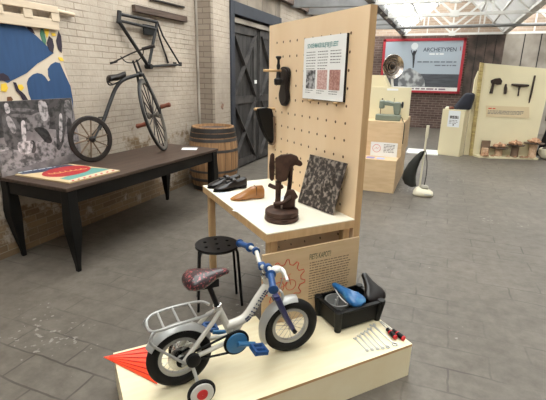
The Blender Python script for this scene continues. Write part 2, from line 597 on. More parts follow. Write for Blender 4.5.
M_pink_print2 = photo_mat('rose_print', 80, (160, 112, 102), (192, 148, 138))
M_bw_small = photo_mat('small_grey_photo', 40, (42, 40, 42), (178, 176, 178))
M_bw_board = photo_mat('grey_photo_print', 38, (44, 37, 34), (150, 140, 130), 0.4, (0.48, 0.64))
M_mint = mat('mint_enamel', (122, 132, 120), 0.35)
M_cloth_black = mat('dark_green_black_cloth', (38, 40, 36), 0.7, 0, 0.2, 10)
M_cloth_navy = mat('navy_cloth', (32, 34, 46), 0.85, 0, 0.2, 12)
M_ivory = mat('ivory_plastic', (212, 206, 184), 0.4)
M_clod = mat('brown_clods', (196, 156, 124), 0.9, 0, 0, 26, (142, 104, 78), 0.4)
M_clod_pale = mat('pale_clods', (214, 184, 154), 0.9, 0, 0, 22, (182, 146, 116), 0.4)
M_soil = mat('soil', (74, 62, 46), 0.95, 0, 0.4, 25)
M_tool = mat('tool_iron', (60, 46, 38), 0.55, 0.2, 0.3, 30)

_nt = M_roof.node_tree
_tl = _nt.nodes.new('ShaderNodeBsdfTranslucent'); _tl.inputs[0].default_value = (0.75, 0.76, 0.76, 1)
_mx = _nt.nodes.new('ShaderNodeMixShader'); _mx.inputs[0].default_value = 0.35
_nt.links.new(_nt.nodes['Principled BSDF'].outputs[0], _mx.inputs[1]); _nt.links.new(_tl.outputs[0], _mx.inputs[2])
_nt.links.new(_mx.outputs[0], _nt.nodes['Material Output'].inputs[0])
for _m_ in (M_black_wood, M_black_plastic, M_black, M_dark_top, M_rubber, M_carved, M_leather):
    _m_.node_tree.nodes['Principled BSDF'].inputs['Specular IOR Level'].default_value = 0.28
GL = bpy.data.materials.new('roof_glass')
GL.use_nodes = True
_nt = GL.node_tree
_b = _nt.nodes['Principled BSDF']
_b.inputs['Roughness'].default_value = 0.1
_tr = _nt.nodes.new('ShaderNodeBsdfTransparent'); _tr.inputs[0].default_value = (0.94, 0.96, 0.96, 1)
_mx = _nt.nodes.new('ShaderNodeMixShader'); _mx.inputs[0].default_value = 0.06
_b.inputs['Base Color'].default_value = (0.8, 0.82, 0.82, 1)
_nt.links.new(_tr.outputs[0], _mx.inputs[1]); _nt.links.new(_b.outputs[0], _mx.inputs[2])
_nt.links.new(_mx.outputs[0], _nt.nodes['Material Output'].inputs[0])

# ------------------------------------------------------------ the hall
XW, XD, YP, YB = -3.36, -3.10, 5.46, 14.73     # left wall, door wall, pier, back wall
ZT, ZR = 2.86, 4.15                             # tie beams, ridges
struct(MB().box(XW - 0.3, 9.0, -5.0, YB + 0.3, -0.12, 0.0).build('floor', M_floor))
struct(MB().box(XW - 0.3, XW, -4.0, YP, 0, 3.6).build('wall_left', M_white_brick))
struct(MB().box(XW - 0.3, 7.5, -4.3, -4.0, 0, 4.6).build('wall_front_unseen', M_white_brick))  # unseen wall behind the camera, added to cut light on front faces
struct(MB().box(7.2, 7.5, -4.0, YB, 0, 4.6).build('wall_right_unseen', M_back_brick))  # unseen side wall, added to hold back light from the right
struct(MB().box(XW - 0.3, XD - 0.0, YP - 0.06, YP, 0, 3.6).build('wall_pier', M_return))
PD = Pl((XD, 0, 0), (0, 1, 0), (0, 0, 1))
dj = survey(PD, [(229.3, 9), (233.8, 90), (257.5, 90), (262, 90), (270, 90)])
Y0, Y1, Y2, Y3 = dj[0][0], dj[1][0], dj[2][0], dj[3][0]
ZD = 2.46
w = MB()
w.box(XD - 0.3, XD, YP, Y0, 0, 3.6)
w.box(XD - 0.3, XD, Y0 + 2.1, YB, 0, 3.6)
struct(w.build('wall_door_side', M_door_wall))
w = MB()
yy = Y0
while yy < Y0 + 2.1 - 0.01:
    y2 = min(yy + 0.62, Y0 + 2.1)
    w.box(XD - 0.3, XD + 0.0, yy + 0.008, y2 - 0.008, ZD + 0.16, 3.6)
    yy = y2
w.box(XD - 0.3, XD - 0.03, Y0, Y0 + 2.1, ZD + 0.16, 3.6)
struct(w.build('wall_over_door', M_concrete))
# door with frame, planks, cross braces
d = struct(MB().box(XD - 0.16, XD - 0.10, Y0 + 0.02, Y0 + 2.08, 0.0, ZD).build('door_1', M_door))
BASE[d.name] = ('W', Vector((0, 0, 0)))
w = MB()
w.box(XD - 0.2, XD + 0.03, Y0, Y1, 0, ZD + 0.16)
w.box(XD - 0.2, XD + 0.03, Y0 + 1.98, Y0 + 2.1, 0, ZD + 0.16)
w.box(XD - 0.2, XD + 0.031, Y1, Y0 + 1.98, ZD - 0.02, ZD + 0.16)
w.build('door_frame', M_jamb, d, bevel=0.004)
MB().box(XD - 0.07, XD - 0.02, Y1, Y0 + 1.98, ZD - 0.12, ZD - 0.05).build('door_pale_strip', M_plaster, d)  # pale strip below the door header
for k in range(12):
    ya = Y1 + 0.04 + k * 0.15
    if ya + 0.15 > Y0 + 1.98:
        break
    gap = 0.03 if abs(ya - Y2) < 0.08 else 0.006
    MB().box(XD - 0.105, XD - 0.075, ya, ya + 0.15 - gap, 0.03, ZD - 0.14).build('door_plank', M_door, d, bevel=0.003)
for (ya, yb) in ((Y1 + 0.05, Y2), (Y3 + 0.04, Y3 + 0.04 + (Y2 - Y1 - 0.05))):
    for za, zb in ((0.12, 1.12), (1.20, 2.22)):
        MB().bar((XD - 0.062, ya, za), (XD - 0.062, yb, zb), 0.022, 0.10, (1, 0, 0)).build('door_brace', M_brace, d)
        MB().bar((XD - 0.064, ya, zb), (XD - 0.064, yb, za), 0.020, 0.10, (1, 0, 0)).build('door_brace', M_brace, d)
    for zc in (0.10, 1.16, 2.26):
        MB().box(XD - 0.075, XD - 0.055, ya - 0.02, yb + 0.02, zc - 0.06, zc + 0.06).build('door_rail', M_brace, d)
    MB().box(XD - 0.073, XD - 0.05, ya - 0.04, ya + 0.06, 0.05, 2.3).build('door_stile', M_brace, d)
    MB().box(XD - 0.073, XD - 0.05, yb - 0.05, yb + 0.05, 0.05, 2.3).build('door_stile', M_brace, d)
MB().box(XD - 0.05, XD - 0.035, Y2 - 0.03, Y2 + 0.05, 1.42, 1.48).build('door_latch', M_paper, d)

# back wall with gables, dark steel bay, plaster bay
w = MB().box(XD - 0.3, 0.49, YB, YB + 0.3, 0, ZT)
struct(w.build('wall_back', M_back_brick))
struct(MB().box(0.49, 1.475, YB + 0.02, YB + 0.3, 0, ZT).build('wall_back_steel', M_rust))
w = MB()
for xa in (0.72, 0.98, 1.24):
    w.box(xa - 0.008, xa + 0.008, YB + 0.005, YB + 0.03, 0, ZT)
struct(w.build('trim_steel_seams', M_black_iron))
struct(MB().box(1.475, 9.0, YB, YB + 0.3, 0, ZT).build('wall_back_plaster', M_plaster))
w = MB()
for xa in (1.97, 2.39, 2.9, 3.5, 4.1):
    w.box(xa - 0.012, xa + 0.012, YB - 0.012, YB + 0.01, 0.4, ZT)
struct(w.build('trim_plaster_joints', M_black_iron))
bays = []
xv = -4.30
while xv < 8.5:
    bays.append((xv, xv + 1.43, xv + 2.86))
    xv += 2.86
w = MB()
for x0, xr, x1 in bays:
    if x1 < -1.0:
        continue
    w.prism([(x0, YB, ZT), (x1, YB, ZT), (xr, YB, ZR)], (0, 0.3, 0))
struct(w.build('wall_back_gable', M_gable))
struct(MB().prism([(-4.3, YB, ZT), (-1.44, YB, ZT), (-2.87, YB, ZR)], (0, 0.3, 0)).build('wall_back_gable_left', M_gable))
# roof: ridge bays along the hall, north slopes glazed, south slopes sheeted
YF = -4.0
rt = 0.05
for i, (x0, xr, x1) in enumerate(bays):
    g = MB()
    if i == 0:
        g.prism([(x0, YF, ZT), (xr, YF, ZR), (xr, YF, ZR + rt), (x0, YF, ZT + rt)], (0, YB - YF, 0))
        struct(g.build('ceiling_left_slope', M_roof_dark))
        struct(MB().prism([(xr, YF, ZR), (x1, YF, ZT), (x1, YF, ZT + rt), (xr, YF, ZR + rt)], (0, 4.2, 0)).build('ceiling_left_shade_boards', M_roof_dark))  # unseen boards, their length set to dim the left foreground
        struct(MB().prism([(xr, YF + 4.2, ZR), (x1, YF + 4.2, ZT), (x1, YF + 4.2, ZT + 0.006), (xr, YF + 4.2, ZR + 0.006)], (0, YB - YF - 4.2, 0)).build('window_1', GL))  # left bay glazing, its near part added to light wall and peg board
        continue
    g.prism([(x0, YF, ZT), (xr, YF, ZR), (xr, YF, ZR + 0.006), (x0, YF, ZT + 0.006)], (0, YB - YF, 0))
    struct(g.build('window_%d' % (i + 1), GL))
    w = MB()
    y = YF
    while y < YB:
        w.bar((x0, y, ZT - 0.01), (xr, y, ZR - 0.01), 0.035, 0.05)
        y += 0.9
    for t in (0.33, 0.66):
        w.bar((x0 + (xr - x0) * t, YF, ZT + (ZR - ZT) * t - 0.02), (x0 + (xr - x0) * t, YB, ZT + (ZR - ZT) * t - 0.02), 0.03)
    struct(w.build('trim_glazing_bars_%d' % i, M_truss))
    struct(MB().prism([(xr, YF, ZR), (x1, YF, ZT), (x1, YF, ZT + rt), (xr, YF, ZR + rt)], (0, YB - YF, 0)).build('ceiling_sheets_%d' % i, M_roof))
    w = MB()
    for t in (0.25, 0.5, 0.75):
        w.bar((xr + (x1 - xr) * t, YF, ZR + (ZT - ZR) * t - 0.03), (xr + (x1 - xr) * t, YB, ZR + (ZT - ZR) * t - 0.03), 0.04, 0.05)
    struct(w.build('trim_purlins_%d' % i, M_truss))
# valley beams along the hall
for i, (x0, xr, x1) in enumerate(bays[:4]):
    struct(MB().box(x1 - 0.07, x1 + 0.07, YF, YB, ZT + 0.0, ZT + 0.14).build('beam_valley_%d' % i, M_beam if i == 0 else M_truss))
# white lattice trusses across the hall
for i, y in enumerate((6.6, 8.4, 10.2, 12.4, 14.45)):
    w = MB()
    xa, xb = bays[1][0], bays[3][2]
    r = 0.024 if i > 1 else 0.02
    w.box(xa, xb, y - 0.03, y + 0.03, ZT - 0.03, ZT + 0.03)
    for (x0, xr, x1) in bays[1:4]:
        w.bar((x0, y, ZT), (xr, y, ZR - 0.04), 0.05, 0.05, (0, 1, 0))
        w.bar((xr, y, ZR - 0.04), (x1, y, ZT), 0.05, 0.05, (0, 1, 0))
        n = 4
        xs = [x0 + (x1 - x0) * k / n for k in range(n + 1)]

        def top(x):
            return ZT + (ZR - ZT) * (1 - abs(x - xr) / 1.43) - 0.04
        w.bar((xr, y, ZT), (xr, y, top(xr)), 0.04, 0.04, (0, 1, 0))
        for k in (1, 3):
            w.bar((xs[k], y, ZT), (xs[k], y, top(xs[k])), 0.035, 0.035, (0, 1, 0))
        w.bar((xs[2], y, ZT), (xs[1], y, top(xs[1])), 0.045, 0.045, (0, 1, 0))
        w.bar((xs[2], y, ZT), (xs[3], y, top(xs[3])), 0.045, 0.045, (0, 1, 0))
        w.box(xr - 0.09, xr + 0.09, y - 0.035, y + 0.035, ZT - 0.05, ZT + 0.08)
    struct(w.build('beam_truss_%d' % i, M_truss))
struct(MB().cyl((bays[0][2], 12.0, ZT - 0.05), (9, 12.0, ZT - 0.05), 0.035).build('beam_service_pipe', M_beam))
# rafters and plate on the door wall, seen over the peg board
w = MB()
for y in (6.6, 7.6, 8.6, 9.6, 10.6, 11.6, 12.6):
    w.bar((XD + 0.02, y, 2.95), (-1.44, y + 0.0, ZT + 0.05), 0.12, 0.14)
struct(w.build('beam_left_rafters', M_beam))
struct(MB().box(XD, XD + 0.10, YP, YB, 2.92, 3.06).build('beam_wall_plate', M_timber_dark))
# pipe beside the pier
struct(MB().cyl((XW + 0.03, YP - 0.05, 0), (XW + 0.03, YP - 0.05, 3.2), 0.022).build('trim_pipe', M_plaster))

# ------------------------------------------------------------ things on the left wall
PW = Pl((XW, 0, 0), (0, 1, 0), (0, 0, 1))          # normal points into the hall


def wallpt(px, py, off=0.03):
    u, v = survey(Pl((XW + off, 0, 0), (0, 1, 0), (0, 0, 1)), [(px, py)])[0]
    return Vector((XW + off, u, v))


# painted mural with its timber rail
t = thing('mural_panel', 'large blue and cream painted mural mounted on the white brick wall', 'mural', (XW, 2.6, 0.75))
mp_ = [(0, 14), (58, 26), (57, 40), (62.5, 53), (64, 66), (70.5, 86), (73.5, 112), (74, 140), (0, 150)]
uv = survey(Pl((XW + 0.014, 0, 0), (0, 1, 0), (0, 0, 1)), mp_)
uv = [(2.15, uv[0][1])] + uv[:-1] + [(uv[-2][0], 0.76), (2.15, 0.76)]
mb = MB(); poly(mb, PW, uv, 0.002, 0.014)
mb.build('panel', mat('mural_cream', (206, 192, 172), 0.8, 0, 0.08, 4), t)
M_mblue = mat('mural_blue', (40, 72, 112), 0.8, 0, 0.14, 5, None, 0, (1, 6, 1))
P2 = Pl((XW + 0.018, 0, 0), (0, 1, 0), (0, 0, 1))


def mural(name, pts, m, a=0.0145, b=0.018, k=1):
    q = survey(P2, pts)
    mb = MB(); poly(mb, PW, q, a, b); return mb.build(name, m, t)


up = [(-8, 15.5), (0, 17.3), (8, 18.3), (15, 20.5), (21, 24), (27, 28), (36, 35.5), (45, 44), (54, 53), (43.5, 60), (37.5, 63.5), (27, 73), (11, 81), (8, 83), (2, 80), (-8, 84)]
mural('blue_field', up, M_mblue)
lo = [(27, 83), (29, 78), (33, 74.5), (37.5, 73), (42, 74), (45, 76.5), (48.5, 81.5), (50.5, 80), (48.5, 76), (48, 69), (51, 64.5), (55.5, 62), (60, 63), (64, 72), (70.5, 86), (73, 100), (73.5, 112), (73, 125), (34, 125), (33, 104), (29, 94)]
mural('blue_field', lo, M_mblue)
M_mdark = mat('mural_aubergine', (44, 34, 48), 0.8)
M_mgreen = mat('mural_green', (70, 116, 92), 0.8)
M_myel = mat('mural_yellow', (226, 190, 60), 0.8)
leaf = lambda pts, m: mural('leaf_motif', pts, m, 0.0182, 0.020)
leaf([(26, 22.5), (29, 25), (33, 30), (35, 34), (31, 32), (27.5, 29)], M_mdark)
leaf([(41, 26), (43.5, 30), (46, 40), (45.5, 45), (42, 41), (40, 34)], M_mgreen)
leaf([(46, 24), (49, 28), (48.5, 34), (47, 38), (44.5, 32), (44, 27)], M_myel)
leaf([(49, 36), (52.5, 39), (54, 46), (53, 53), (49, 50), (46.5, 43)], M_mdark)
leaf([(58.5, 31), (61, 36), (62, 46), (61.5, 53), (58, 49), (56, 41)], M_mdark)
leaf([(58, 57), (62, 57.5), (64, 61), (60, 61)], M_myel)
leaf([(51, 33), (55, 33), (56, 36), (52, 36)], M_myel)
leaf([(-2, 74), (3, 73), (8, 76), (10, 80), (4, 81), (-2, 80)], M_mdark)
leaf([(1, 84), (6, 83), (8, 88), (6, 92), (1, 91)], M_myel)
leaf([(18, 84.5), (22, 84.5), (24, 88), (21, 91), (18, 88)], M_myel)
leaf([(13, 82), (16, 82.5), (19, 90), (22, 92), (25, 95), (28, 100), (23, 101), (20, 95), (16, 91)], M_mdark)
leaf([(7, 97), (11, 96.5), (13, 99.5), (11, 102), (7, 101)], mat('mural_brown', (104, 70, 46), 0.8))
# timber rail frame over the mural
t = thing('timber_rail', 'cream painted timber rail with short posts along the top of the mural', 'rail', (XW, 2.6, 2.0))
M_railw = mat('cream_timber', (204, 186, 162), 0.75, 0, 0.12, 6, None, 0, (1, 0.6, 8))
a, b = wallpt(0, 1.5, 0.05), wallpt(57.5, 10.5, 0.05)
a2, b2 = wallpt(0, 13, 0.05), wallpt(58, 22, 0.05)
ya, yb = 2.2, b.y
MB().box(XW + 0.021, XW + 0.06, ya, yb, b.z - 0.025, b.z + 0.03).build('top_bar', M_railw, t, bevel=0.004)
MB().box(XW + 0.021, XW + 0.05, ya, yb, b2.z - 0.07, b2.z + 0.02).build('bottom_bar', M_railw, t, bevel=0.004)
for px in (-2, 27.5, 54.5):
    p = wallpt(px, 12, 0.05)
    MB().box(XW + 0.021, XW + 0.055, p.y - 0.04, p.y + 0.045, b2.z, b.z).build('post', M_railw, t, bevel=0.003)
MB().cyl((XW + 0.03, yb, b.z + 0.0), (XW + 0.03, yb + 0.2, b.z - 0.01), 0.018).build('end_rod', M_railw, t)

# bare bicycle frame hung on the wall
t = thing('bicycle_frameset', 'bare black bicycle frame without wheels hung on the white brick wall', 'bicycle frame', (XW, 4.3, 1.7))
P = lambda x, y: wallpt(x, y, 0.055)
hd0, hd1, hd2, hd3 = P(119.5, 11), P(118.6, 23), P(119.2, 14), P(119, 20.5)
st, bb, dr = P(157, 23), P(148.6, 66.5), P(177.5, 64.5)
MB().tube([hd0, hd1], 0.024, 12).build('head_tube', M_black_iron, t)
MB().tube([hd2, st + Vector((0, 0, 0.01))], 0.018, 10).build('top_tube', M_black_iron, t)
MB().tube([hd3, st + (bb - st) * 0.14], 0.015, 10).build('lower_top_tube', M_black_iron, t)
MB().tube([P(119, 21.5), bb], 0.02, 10).build('down_tube', M_black_iron, t)
MB().tube([st + (st - bb) * 0.03, bb], 0.018, 10).build('seat_tube', M_black_iron, t)
off = Vector((0.055, 0, 0))
MB().cyl(bb - off * 0.7, bb + off * 0.8, 0.03).build('bottom_bracket', M_black_iron, t)
for s in (-1, 1):
    o = off * s * 0.75
    MB().tube([bb + o * 0.6, dr + o], 0.012, 8).build('chain_stay', M_black_iron, t)
    MB().tube([st + o * 0.3, P(161, 36) + o * 0.7, (dr + o) if s > 0 else P(171, 63) + o], 0.011, 8).build('seat_stay', M_black_iron, t)
    MB().box(dr.x + o.x - 0.004, dr.x + o.x + 0.004, dr.y - 0.03, dr.y + 0.035, dr.z - 0.02, dr.z + 0.03).build('dropout', M_black_iron, t)
q = P(149.5, 29.5)
MB().box(q.x - 0.012, q.x + 0.004, q.y - 0.11, q.y + 0.1, q.z - 0.065, q.z + 0.05).build('tool_box', M_black_plastic, t, bevel=0.006)

a, b = wallpt(133.5, 8, 0.03), wallpt(186, 19.5, 0.03)
o = MB().bar(a, b, 0.05, 0.075).build('timber_batten', M_timber_dark, None, 'W', a, bevel=0.006)
tag(o, 'short dark reddish timber batten fixed to the brick wall above the bicycle frame', 'timber')
a, b = wallpt(150, -1, 0.02), wallpt(184, 7.3, 0.02)
o = MB().cyl(a, b, 0.014).build('iron_rod', M_old_iron, None, 'W', a)
tag(o, 'thin iron rod on the wall at the top above the timber batten', 'rod')

# ------------------------------------------------------------ black table and what stands on it
TX0, TX1, TY0, TY1, TZ = -3.34, -2.532, 2.202, 4.30, 0.72
t = thing('long_table', 'long dark wooden table with black curved legs along the white brick wall', 'table', ((TX0 + TX1) / 2, (TY0 + TY1) / 2, 0))
MB().box(TX0, TX1, TY0, TY1, TZ - 0.028, TZ).build('tabletop', M_dark_top, t, bevel=0.004)
w = MB()
for (x0, x1, y0, y1) in ((TX1 - 0.045, TX1 - 0.02, TY0 + 0.1, TY1 - 0.1), (TX0 + 0.02, TX0 + 0.045, TY0 + 0.1, TY1 - 0.1), (TX0 + 0.1, TX1 - 0.1, TY0 + 0.02, TY0 + 0.045), (TX0 + 0.1, TX1 - 0.1, TY1 - 0.045, TY1 - 0.02)):
    MB().box(x0, x1, y0, y1, TZ - 0.135, TZ - 0.028).build('apron', M_black_wood, t)
for cx, cy, sx, sy in ((TX1 - 0.06, TY0 + 0.065, 1, -1), (TX1 - 0.06, TY1 - 0.065, 1, 1), (TX0 + 0.06, TY0 + 0.065, -1, -1), (TX0 + 0.06, TY1 - 0.065, -1, 1)):
    rings = []
    for z, h, o in ((TZ - 0.028, .042, .012), (TZ - 0.135, .042, .012), (TZ - 0.20, .045, .012), (TZ - 0.29, .049, .014), (TZ - 0.36, .047, .012), (TZ - 0.48, .036, .006), (TZ - 0.58, .027, .0), (TZ - 0.66, .019, -.006), (0.0, .017, -.008)):
        c = Vector((cx + sx * o, cy + sy * o, z))
        rings.append([c + Vector((h * i, h * j, 0)) for i, j in ((-1, -1), (1, -1), (1, 1), (-1, 1))][::-1])
    MB().loft(rings[::-1]).build('leg', M_black_wood, t, bevel=0.006)

# the table stands a little askew to the wall: turn it about its near corner
_lc = Vector((TX1 - (TX0 + TX1) / 2, TY0 - (TY0 + TY1) / 2, 0))
_rz = Matrix.Rotation(R(-3.3), 3, 'Z')
t.rotation_euler = (0, 0, R(-3.3))
t.location = Vector((TX1, TY0, 0)) - _rz @ _lc

# large grey photograph leaning on the wall
t = thing('photo_board', 'large grey workshop photograph board leaning on the wall behind the dark table', 'picture', (-3.26, 2.7, TZ))
bx, tx, zt = -3.275, -3.336, 1.318
PBd = Pl((bx, 0, TZ + 0.001), (0, 1, 0), (tx - bx, 0, zt - TZ))
PHt = math.hypot(tx - bx, zt - TZ)
mb = MB(); rect(mb, PBd, 2.25, 3.095, 0, PHt, -0.012, 0)
mb.build('board', mat('photo_backing', (150, 142, 142), 0.45, 0, 0, 9, (104, 98, 100), 0, (1, 1, 1), 0, 6, (0.35, 0.65)), t)
G = lambda v: mat('photo_grey_%d' % v, (v, int(v * .955), int(v * .96)), 0.45, 0, 0, 24, (int(v * .52), int(v * .5), int(v * .5)), 0, None, 0, 9, (0.38, 0.56))


def ph(name, pts, g, lvl=1):
    q = survey(PBd, pts)
    q = [(min(max(u, 2.252), 3.093), min(max(v, 0.002), PHt - 0.002)) for u, v in q]
    if lvl > 1:
        q = [(p.x, p.y) for p in spline([(u, v, 0) for u, v in q], 4, True)]
    mb = MB(); poly(mb, PBd, q, 0.0004 * lvl, 0.0004 * lvl + 0.0004)
    return mb.build(name, G(g), t)


ph('printed_tone', [(-6, 100), (72, 97), (73, 118), (60, 130), (40, 128), (-6, 140)], 70)
ph('printed_tone', [(-6, 146), (20, 146), (50, 138), (78, 132), (78, 152), (6, 172), (-6, 172)], 158)
ph('printed_tone', [(12, 108), (32, 109), (32, 111.5), (12, 111)], 112, 2)
ph('printed_tone', [(12, 114), (30, 115), (30, 117.5), (12, 117)], 112, 2)
ph('printed_tone', [(4, 104), (8, 104), (10, 112), (6, 113)], 190, 2)
ph('printed_tone', [(2, 114), (10, 116), (18, 122), (21, 132), (22, 146), (16, 150), (6, 144), (3, 128)], 96, 2)
ph('printed_tone', [(6, 118), (10, 117), (16, 128), (14, 134), (9, 128)], 165, 3)
ph('printed_tone', [(21, 123), (25, 122), (26, 140), (23, 142)], 200, 3)
ph('printed_tone', [(18, 143), (28, 141), (33, 143), (30, 153), (20, 153)], 205, 3)
ph('printed_tone', [(30, 142), (34, 141), (36, 150), (32, 153)], 80, 3)
ph('printed_tone', [(26, 120), (32, 115), (40, 112), (48, 114), (50, 122), (46, 133), (36, 133), (28, 130)], 125, 2)
ph('printed_tone', [(38, 102), (46, 103), (48, 118), (42, 120)], 172, 3)
ph('printed_tone', [(34, 128), (46, 129), (52, 141), (47, 143), (40, 136)], 58, 3)
ph('printed_tone', [(52, 112), (58, 104), (64, 108), (66, 124), (62, 146), (57, 149), (56, 130)], 84, 2)
ph('printed_tone', [(59, 116), (62, 116), (62, 138), (59.5, 140)], 190, 3)
ph('printed_tone', [(64, 103), (70, 102), (72, 124), (66, 126)], 132, 2)
ph('printed_tone', [(67, 120), (71, 120), (73, 138), (68, 140)], 70, 3)
ph('printed_tone', [(-6, 146), (8, 145), (11, 158), (2, 164), (-6, 164)], 138, 2)
ph('printed_tone', [(-6, 148), (7, 147), (8, 150), (-6, 152)], 196, 3)

# colourful printed board lying on the table corner
t = thing('printed_board', 'colourful printed board with a red oval lying on the dark table corner', 'sign', (-2.93, 2.5, TZ + 0.001))
zz = TZ + 0.001
cs = [Vector((max(u, -3.245), v, 0)) for u, v in survey(Pl((0, 0, zz + 0.011), (1, 0, 0), (0, 1, 0)), [(69, 182.6), (120, 170.2), (69, 163.6), (8.3, 173.3)])]
zz = TZ + 0.001
mb = MB().prism([(p.x, p.y, zz) for p in cs], (0, 0, 0.011)); mb.build('board', mat('board_buff', (206, 180, 140), 0.5), t)
PT = Pl((0, 0, 0), (1, 0, 0), (0, 1, 0))


def bd(name, pts, m, lvl=1):
    q = survey(Pl((0, 0, zz + 0.012), (1, 0, 0), (0, 1, 0)), pts)
    mb = MB(); poly(mb, PT, q, zz + 0.011 + 0.0003 * (lvl - 1), zz + 0.011 + 0.0003 * lvl)
    return mb.build(name, m, t)


bd('navy_band', [(16, 172.6), (67, 164.2), (75, 165.5), (60, 167), (42, 172), (22, 174.3)], mat('print_navy', (58, 66, 88), 0.5))
bd('teal_band', [(60, 178.6), (92, 167.6), (110, 168.9), (69, 180)], mat('print_teal', (98, 150, 142), 0.5))
bd('cream_band', [(69, 182.3), (119.3, 170.3), (111.5, 169.2), (68.5, 180.3)], mat('print_cream', (214, 194, 166), 0.5))
ov = [(66.2 + 24.5 * math.cos(a) + 2 * math.sin(a), 171.2 + 4.6 * math.sin(a) - 3.4 * math.cos(a)) for a in [2 * math.pi * k / 28 for k in range(28)]]
bd('red_oval', ov, mat('print_red', (168, 44, 46), 0.5), 2)
for k in range(8):
    f = k / 7
    cx, cy = 73 + 40 * f, 180.5 - 9.9 * f
    bd('edge_motif', [(cx - 1.8, cy + .2), (cx, cy - .9), (cx + 1.8, cy - .3), (cx, cy + .9)], mat('print_brick', (176, 74, 60), 0.5), 2)
mb = MB()
pt = Pl((0, 0, zz + 0.0121), (1, 0, 0), (0, 1, 0))
qa, qb = survey(pt, [(48, 174.2), (85, 168.4)])
dx = Vector((qb[0] - qa[0], qb[1] - qa[1], 0))
# the oval's script lettering, a flowing line
pts = []
for k in range(46):
    f = k / 45
    s = math.sin(f * 2 * math.pi * 7)
    pts.append(Vector((qa[0], qa[1], zz + 0.0125)) + dx * f + dx.cross(Vector((0, 0, -1))).normalized() * (0.022 * s * (1 if k % 12 else 1.6)) + dx.normalized() * 0.014 * math.cos(f * 2 * math.pi * 7))
mb.tube(pts, 0.0026, 5)
mb.build('script_lettering', mat('print_gold', (226, 178, 120), 0.5), t)
mb = MB()
qa, qb = survey(pt, [(18, 172.7), (60, 165.8)])
ln = Pl((qa[0], qa[1], zz + 0.0118), (qb[0] - qa[0], qb[1] - qa[1], 0), (-(qb[1] - qa[1]), (qb[0] - qa[0]), 0))
lines_into(mb, ln, 0, math.hypot(qb[0] - qa[0], qb[1] - qa[1]), -0.02, 0.02, 1, 0.016, 0.0004)
mb.build('small_print', M_card, t)
tag(MB().add([], []) and MB().prism([(-2.74, 4.02, TZ), (-2.58, 4.09, TZ), (-2.64, 4.21, TZ), (-2.80, 4.14, TZ)], (0, 0, 0.003)).build('caption_card', M_paper, None, 'W', (-2.7, 4.1, TZ)),
    'small white caption card on the far end of the dark table', 'card')

# old velocipede leaning on the wall
t = thing('velocipede', 'antique bicycle with one large and one small wheel standing on the dark table', 'bicycle', (-3.0, 3.4, TZ))


def wheel(parent, name, c, axis, rad, tyre_r, rim_m, tyre_m, spoke_m, n, spoke_r, hub_r, hub_w, rim_r=None, cross=False):
    c, ax = Vector(c), Vector(axis).normalized()
    u = ax.orthogonal().normalized(); v = ax.cross(u)
    rim_r = rim_r or tyre_r * 0.8
    ri = rad - 2 * tyre_r - rim_r * 0.3
    mb = MB()
    # flat-sided rim
    k = 48
    hw = rim_r
    prof = [(-hw, ri + rim_r), (-hw, ri - rim_r), (hw, ri - rim_r), (hw, ri + rim_r)]
    rings = []
    for j in range(k):
        a = 2 * math.pi * j / k
        rd = u * math.cos(a) + v * math.sin(a)
        rings.append([c + rd * r_ + ax * w_ for w_, r_ in prof])
    V = [p for q in rings for p in q]
    F = [(q * 4 + i, q * 4 + (i + 1) % 4, ((q + 1) % k) * 4 + (i + 1) % 4, ((q + 1) % k) * 4 + i) for q in range(k) for i in range(4)]
    mb.add(V, F)
    mb.lathe([(hub_r * 0.5, -hub_w), (hub_r, -hub_w * 0.7), (hub_r * 0.6, -hub_w * 0.5), (hub_r * 0.6, hub_w * 0.5), (hub_r, hub_w * 0.7), (hub_r * 0.5, hub_w)], c, ax, 16)
    wo = mb.build(name, rim_m, parent)
    MB().ring(c, ax, rad - tyre_r, tyre_r, 56, 12).build('tyre', tyre_m, wo)
    first = None
    for j in range(n):
        a = 2 * math.pi * j / n
        if first is None:
            e = u
            s = MB().tube([c + e * hub_r * 0.7, c + e * (ri - rim_r * 0.5)], spoke_r, 6).build('spoke', spoke_m, wo)
            first = s
        if True:
            a_in = a + (0.55 if j % 2 else -0.55) * (1 if cross else 0)
            e_in = u * math.cos(a_in) + v * math.sin(a_in)
            e_out = u * math.cos(a) + v * math.sin(a)
            side = ax * hub_w * 0.6 * (1 if (j // 2) % 2 else -1) if cross else Vector((0, 0, 0))
            s = MB().tube([c + e_in * hub_r * 0.8 + side, c + e_out * (ri - rim_r * 0.5)], spoke_r, 6)
            if j == 0:
                bpy.data.objects.remove(first)
            s.build('spoke', spoke_m, wo)
    return wo


rdir = Vector((0.27, 0.963, 0))
lean_r = R(6)
rside = Vector((-0.963, 0.27, 0))                      # to the wall
rup = Vector((0, 0, 1)) * math.cos(lean_r) + rside * math.sin(lean_r)
rc = Vector((-3.085, 3.055, TZ + 0.001)) + rup * 0.222
rax = rdir.cross(rup)
wheel(t, 'rear_wheel', rc, rax, 0.222, 0.013, M_old_iron, M_old_iron, M_old_wood, 10, 0.007, 0.03, 0.05, 0.014)
vd = Vector((-0.593, 0.805, 0))
hd = Matrix.Rotation(R(-11), 3, 'Z') @ vd
side = Vector((-0.805, -0.593, 0)); side = Matrix.Rotation(R(-11), 3, 'Z') @ side
ln_ = R(15)
fup = Vector((0, 0, 1)) * math.cos(ln_) + side * math.sin(ln_)
fc0 = Vector((-2.875, 3.90, TZ + 0.001))
frad = 0.405
fcn = fc0 + fup * frad
fax = hd.cross(fup).normalized()                       # points away from the wall
wheel(t, 'front_wheel', fcn, fax, frad, 0.015, mat('grey_old_rim', (92, 86, 78), 0.6), M_black_iron, M_old_iron, 14, 0.006, 0.035, 0.07, 0.015)
crown = fcn + fup * (frad + 0.045)
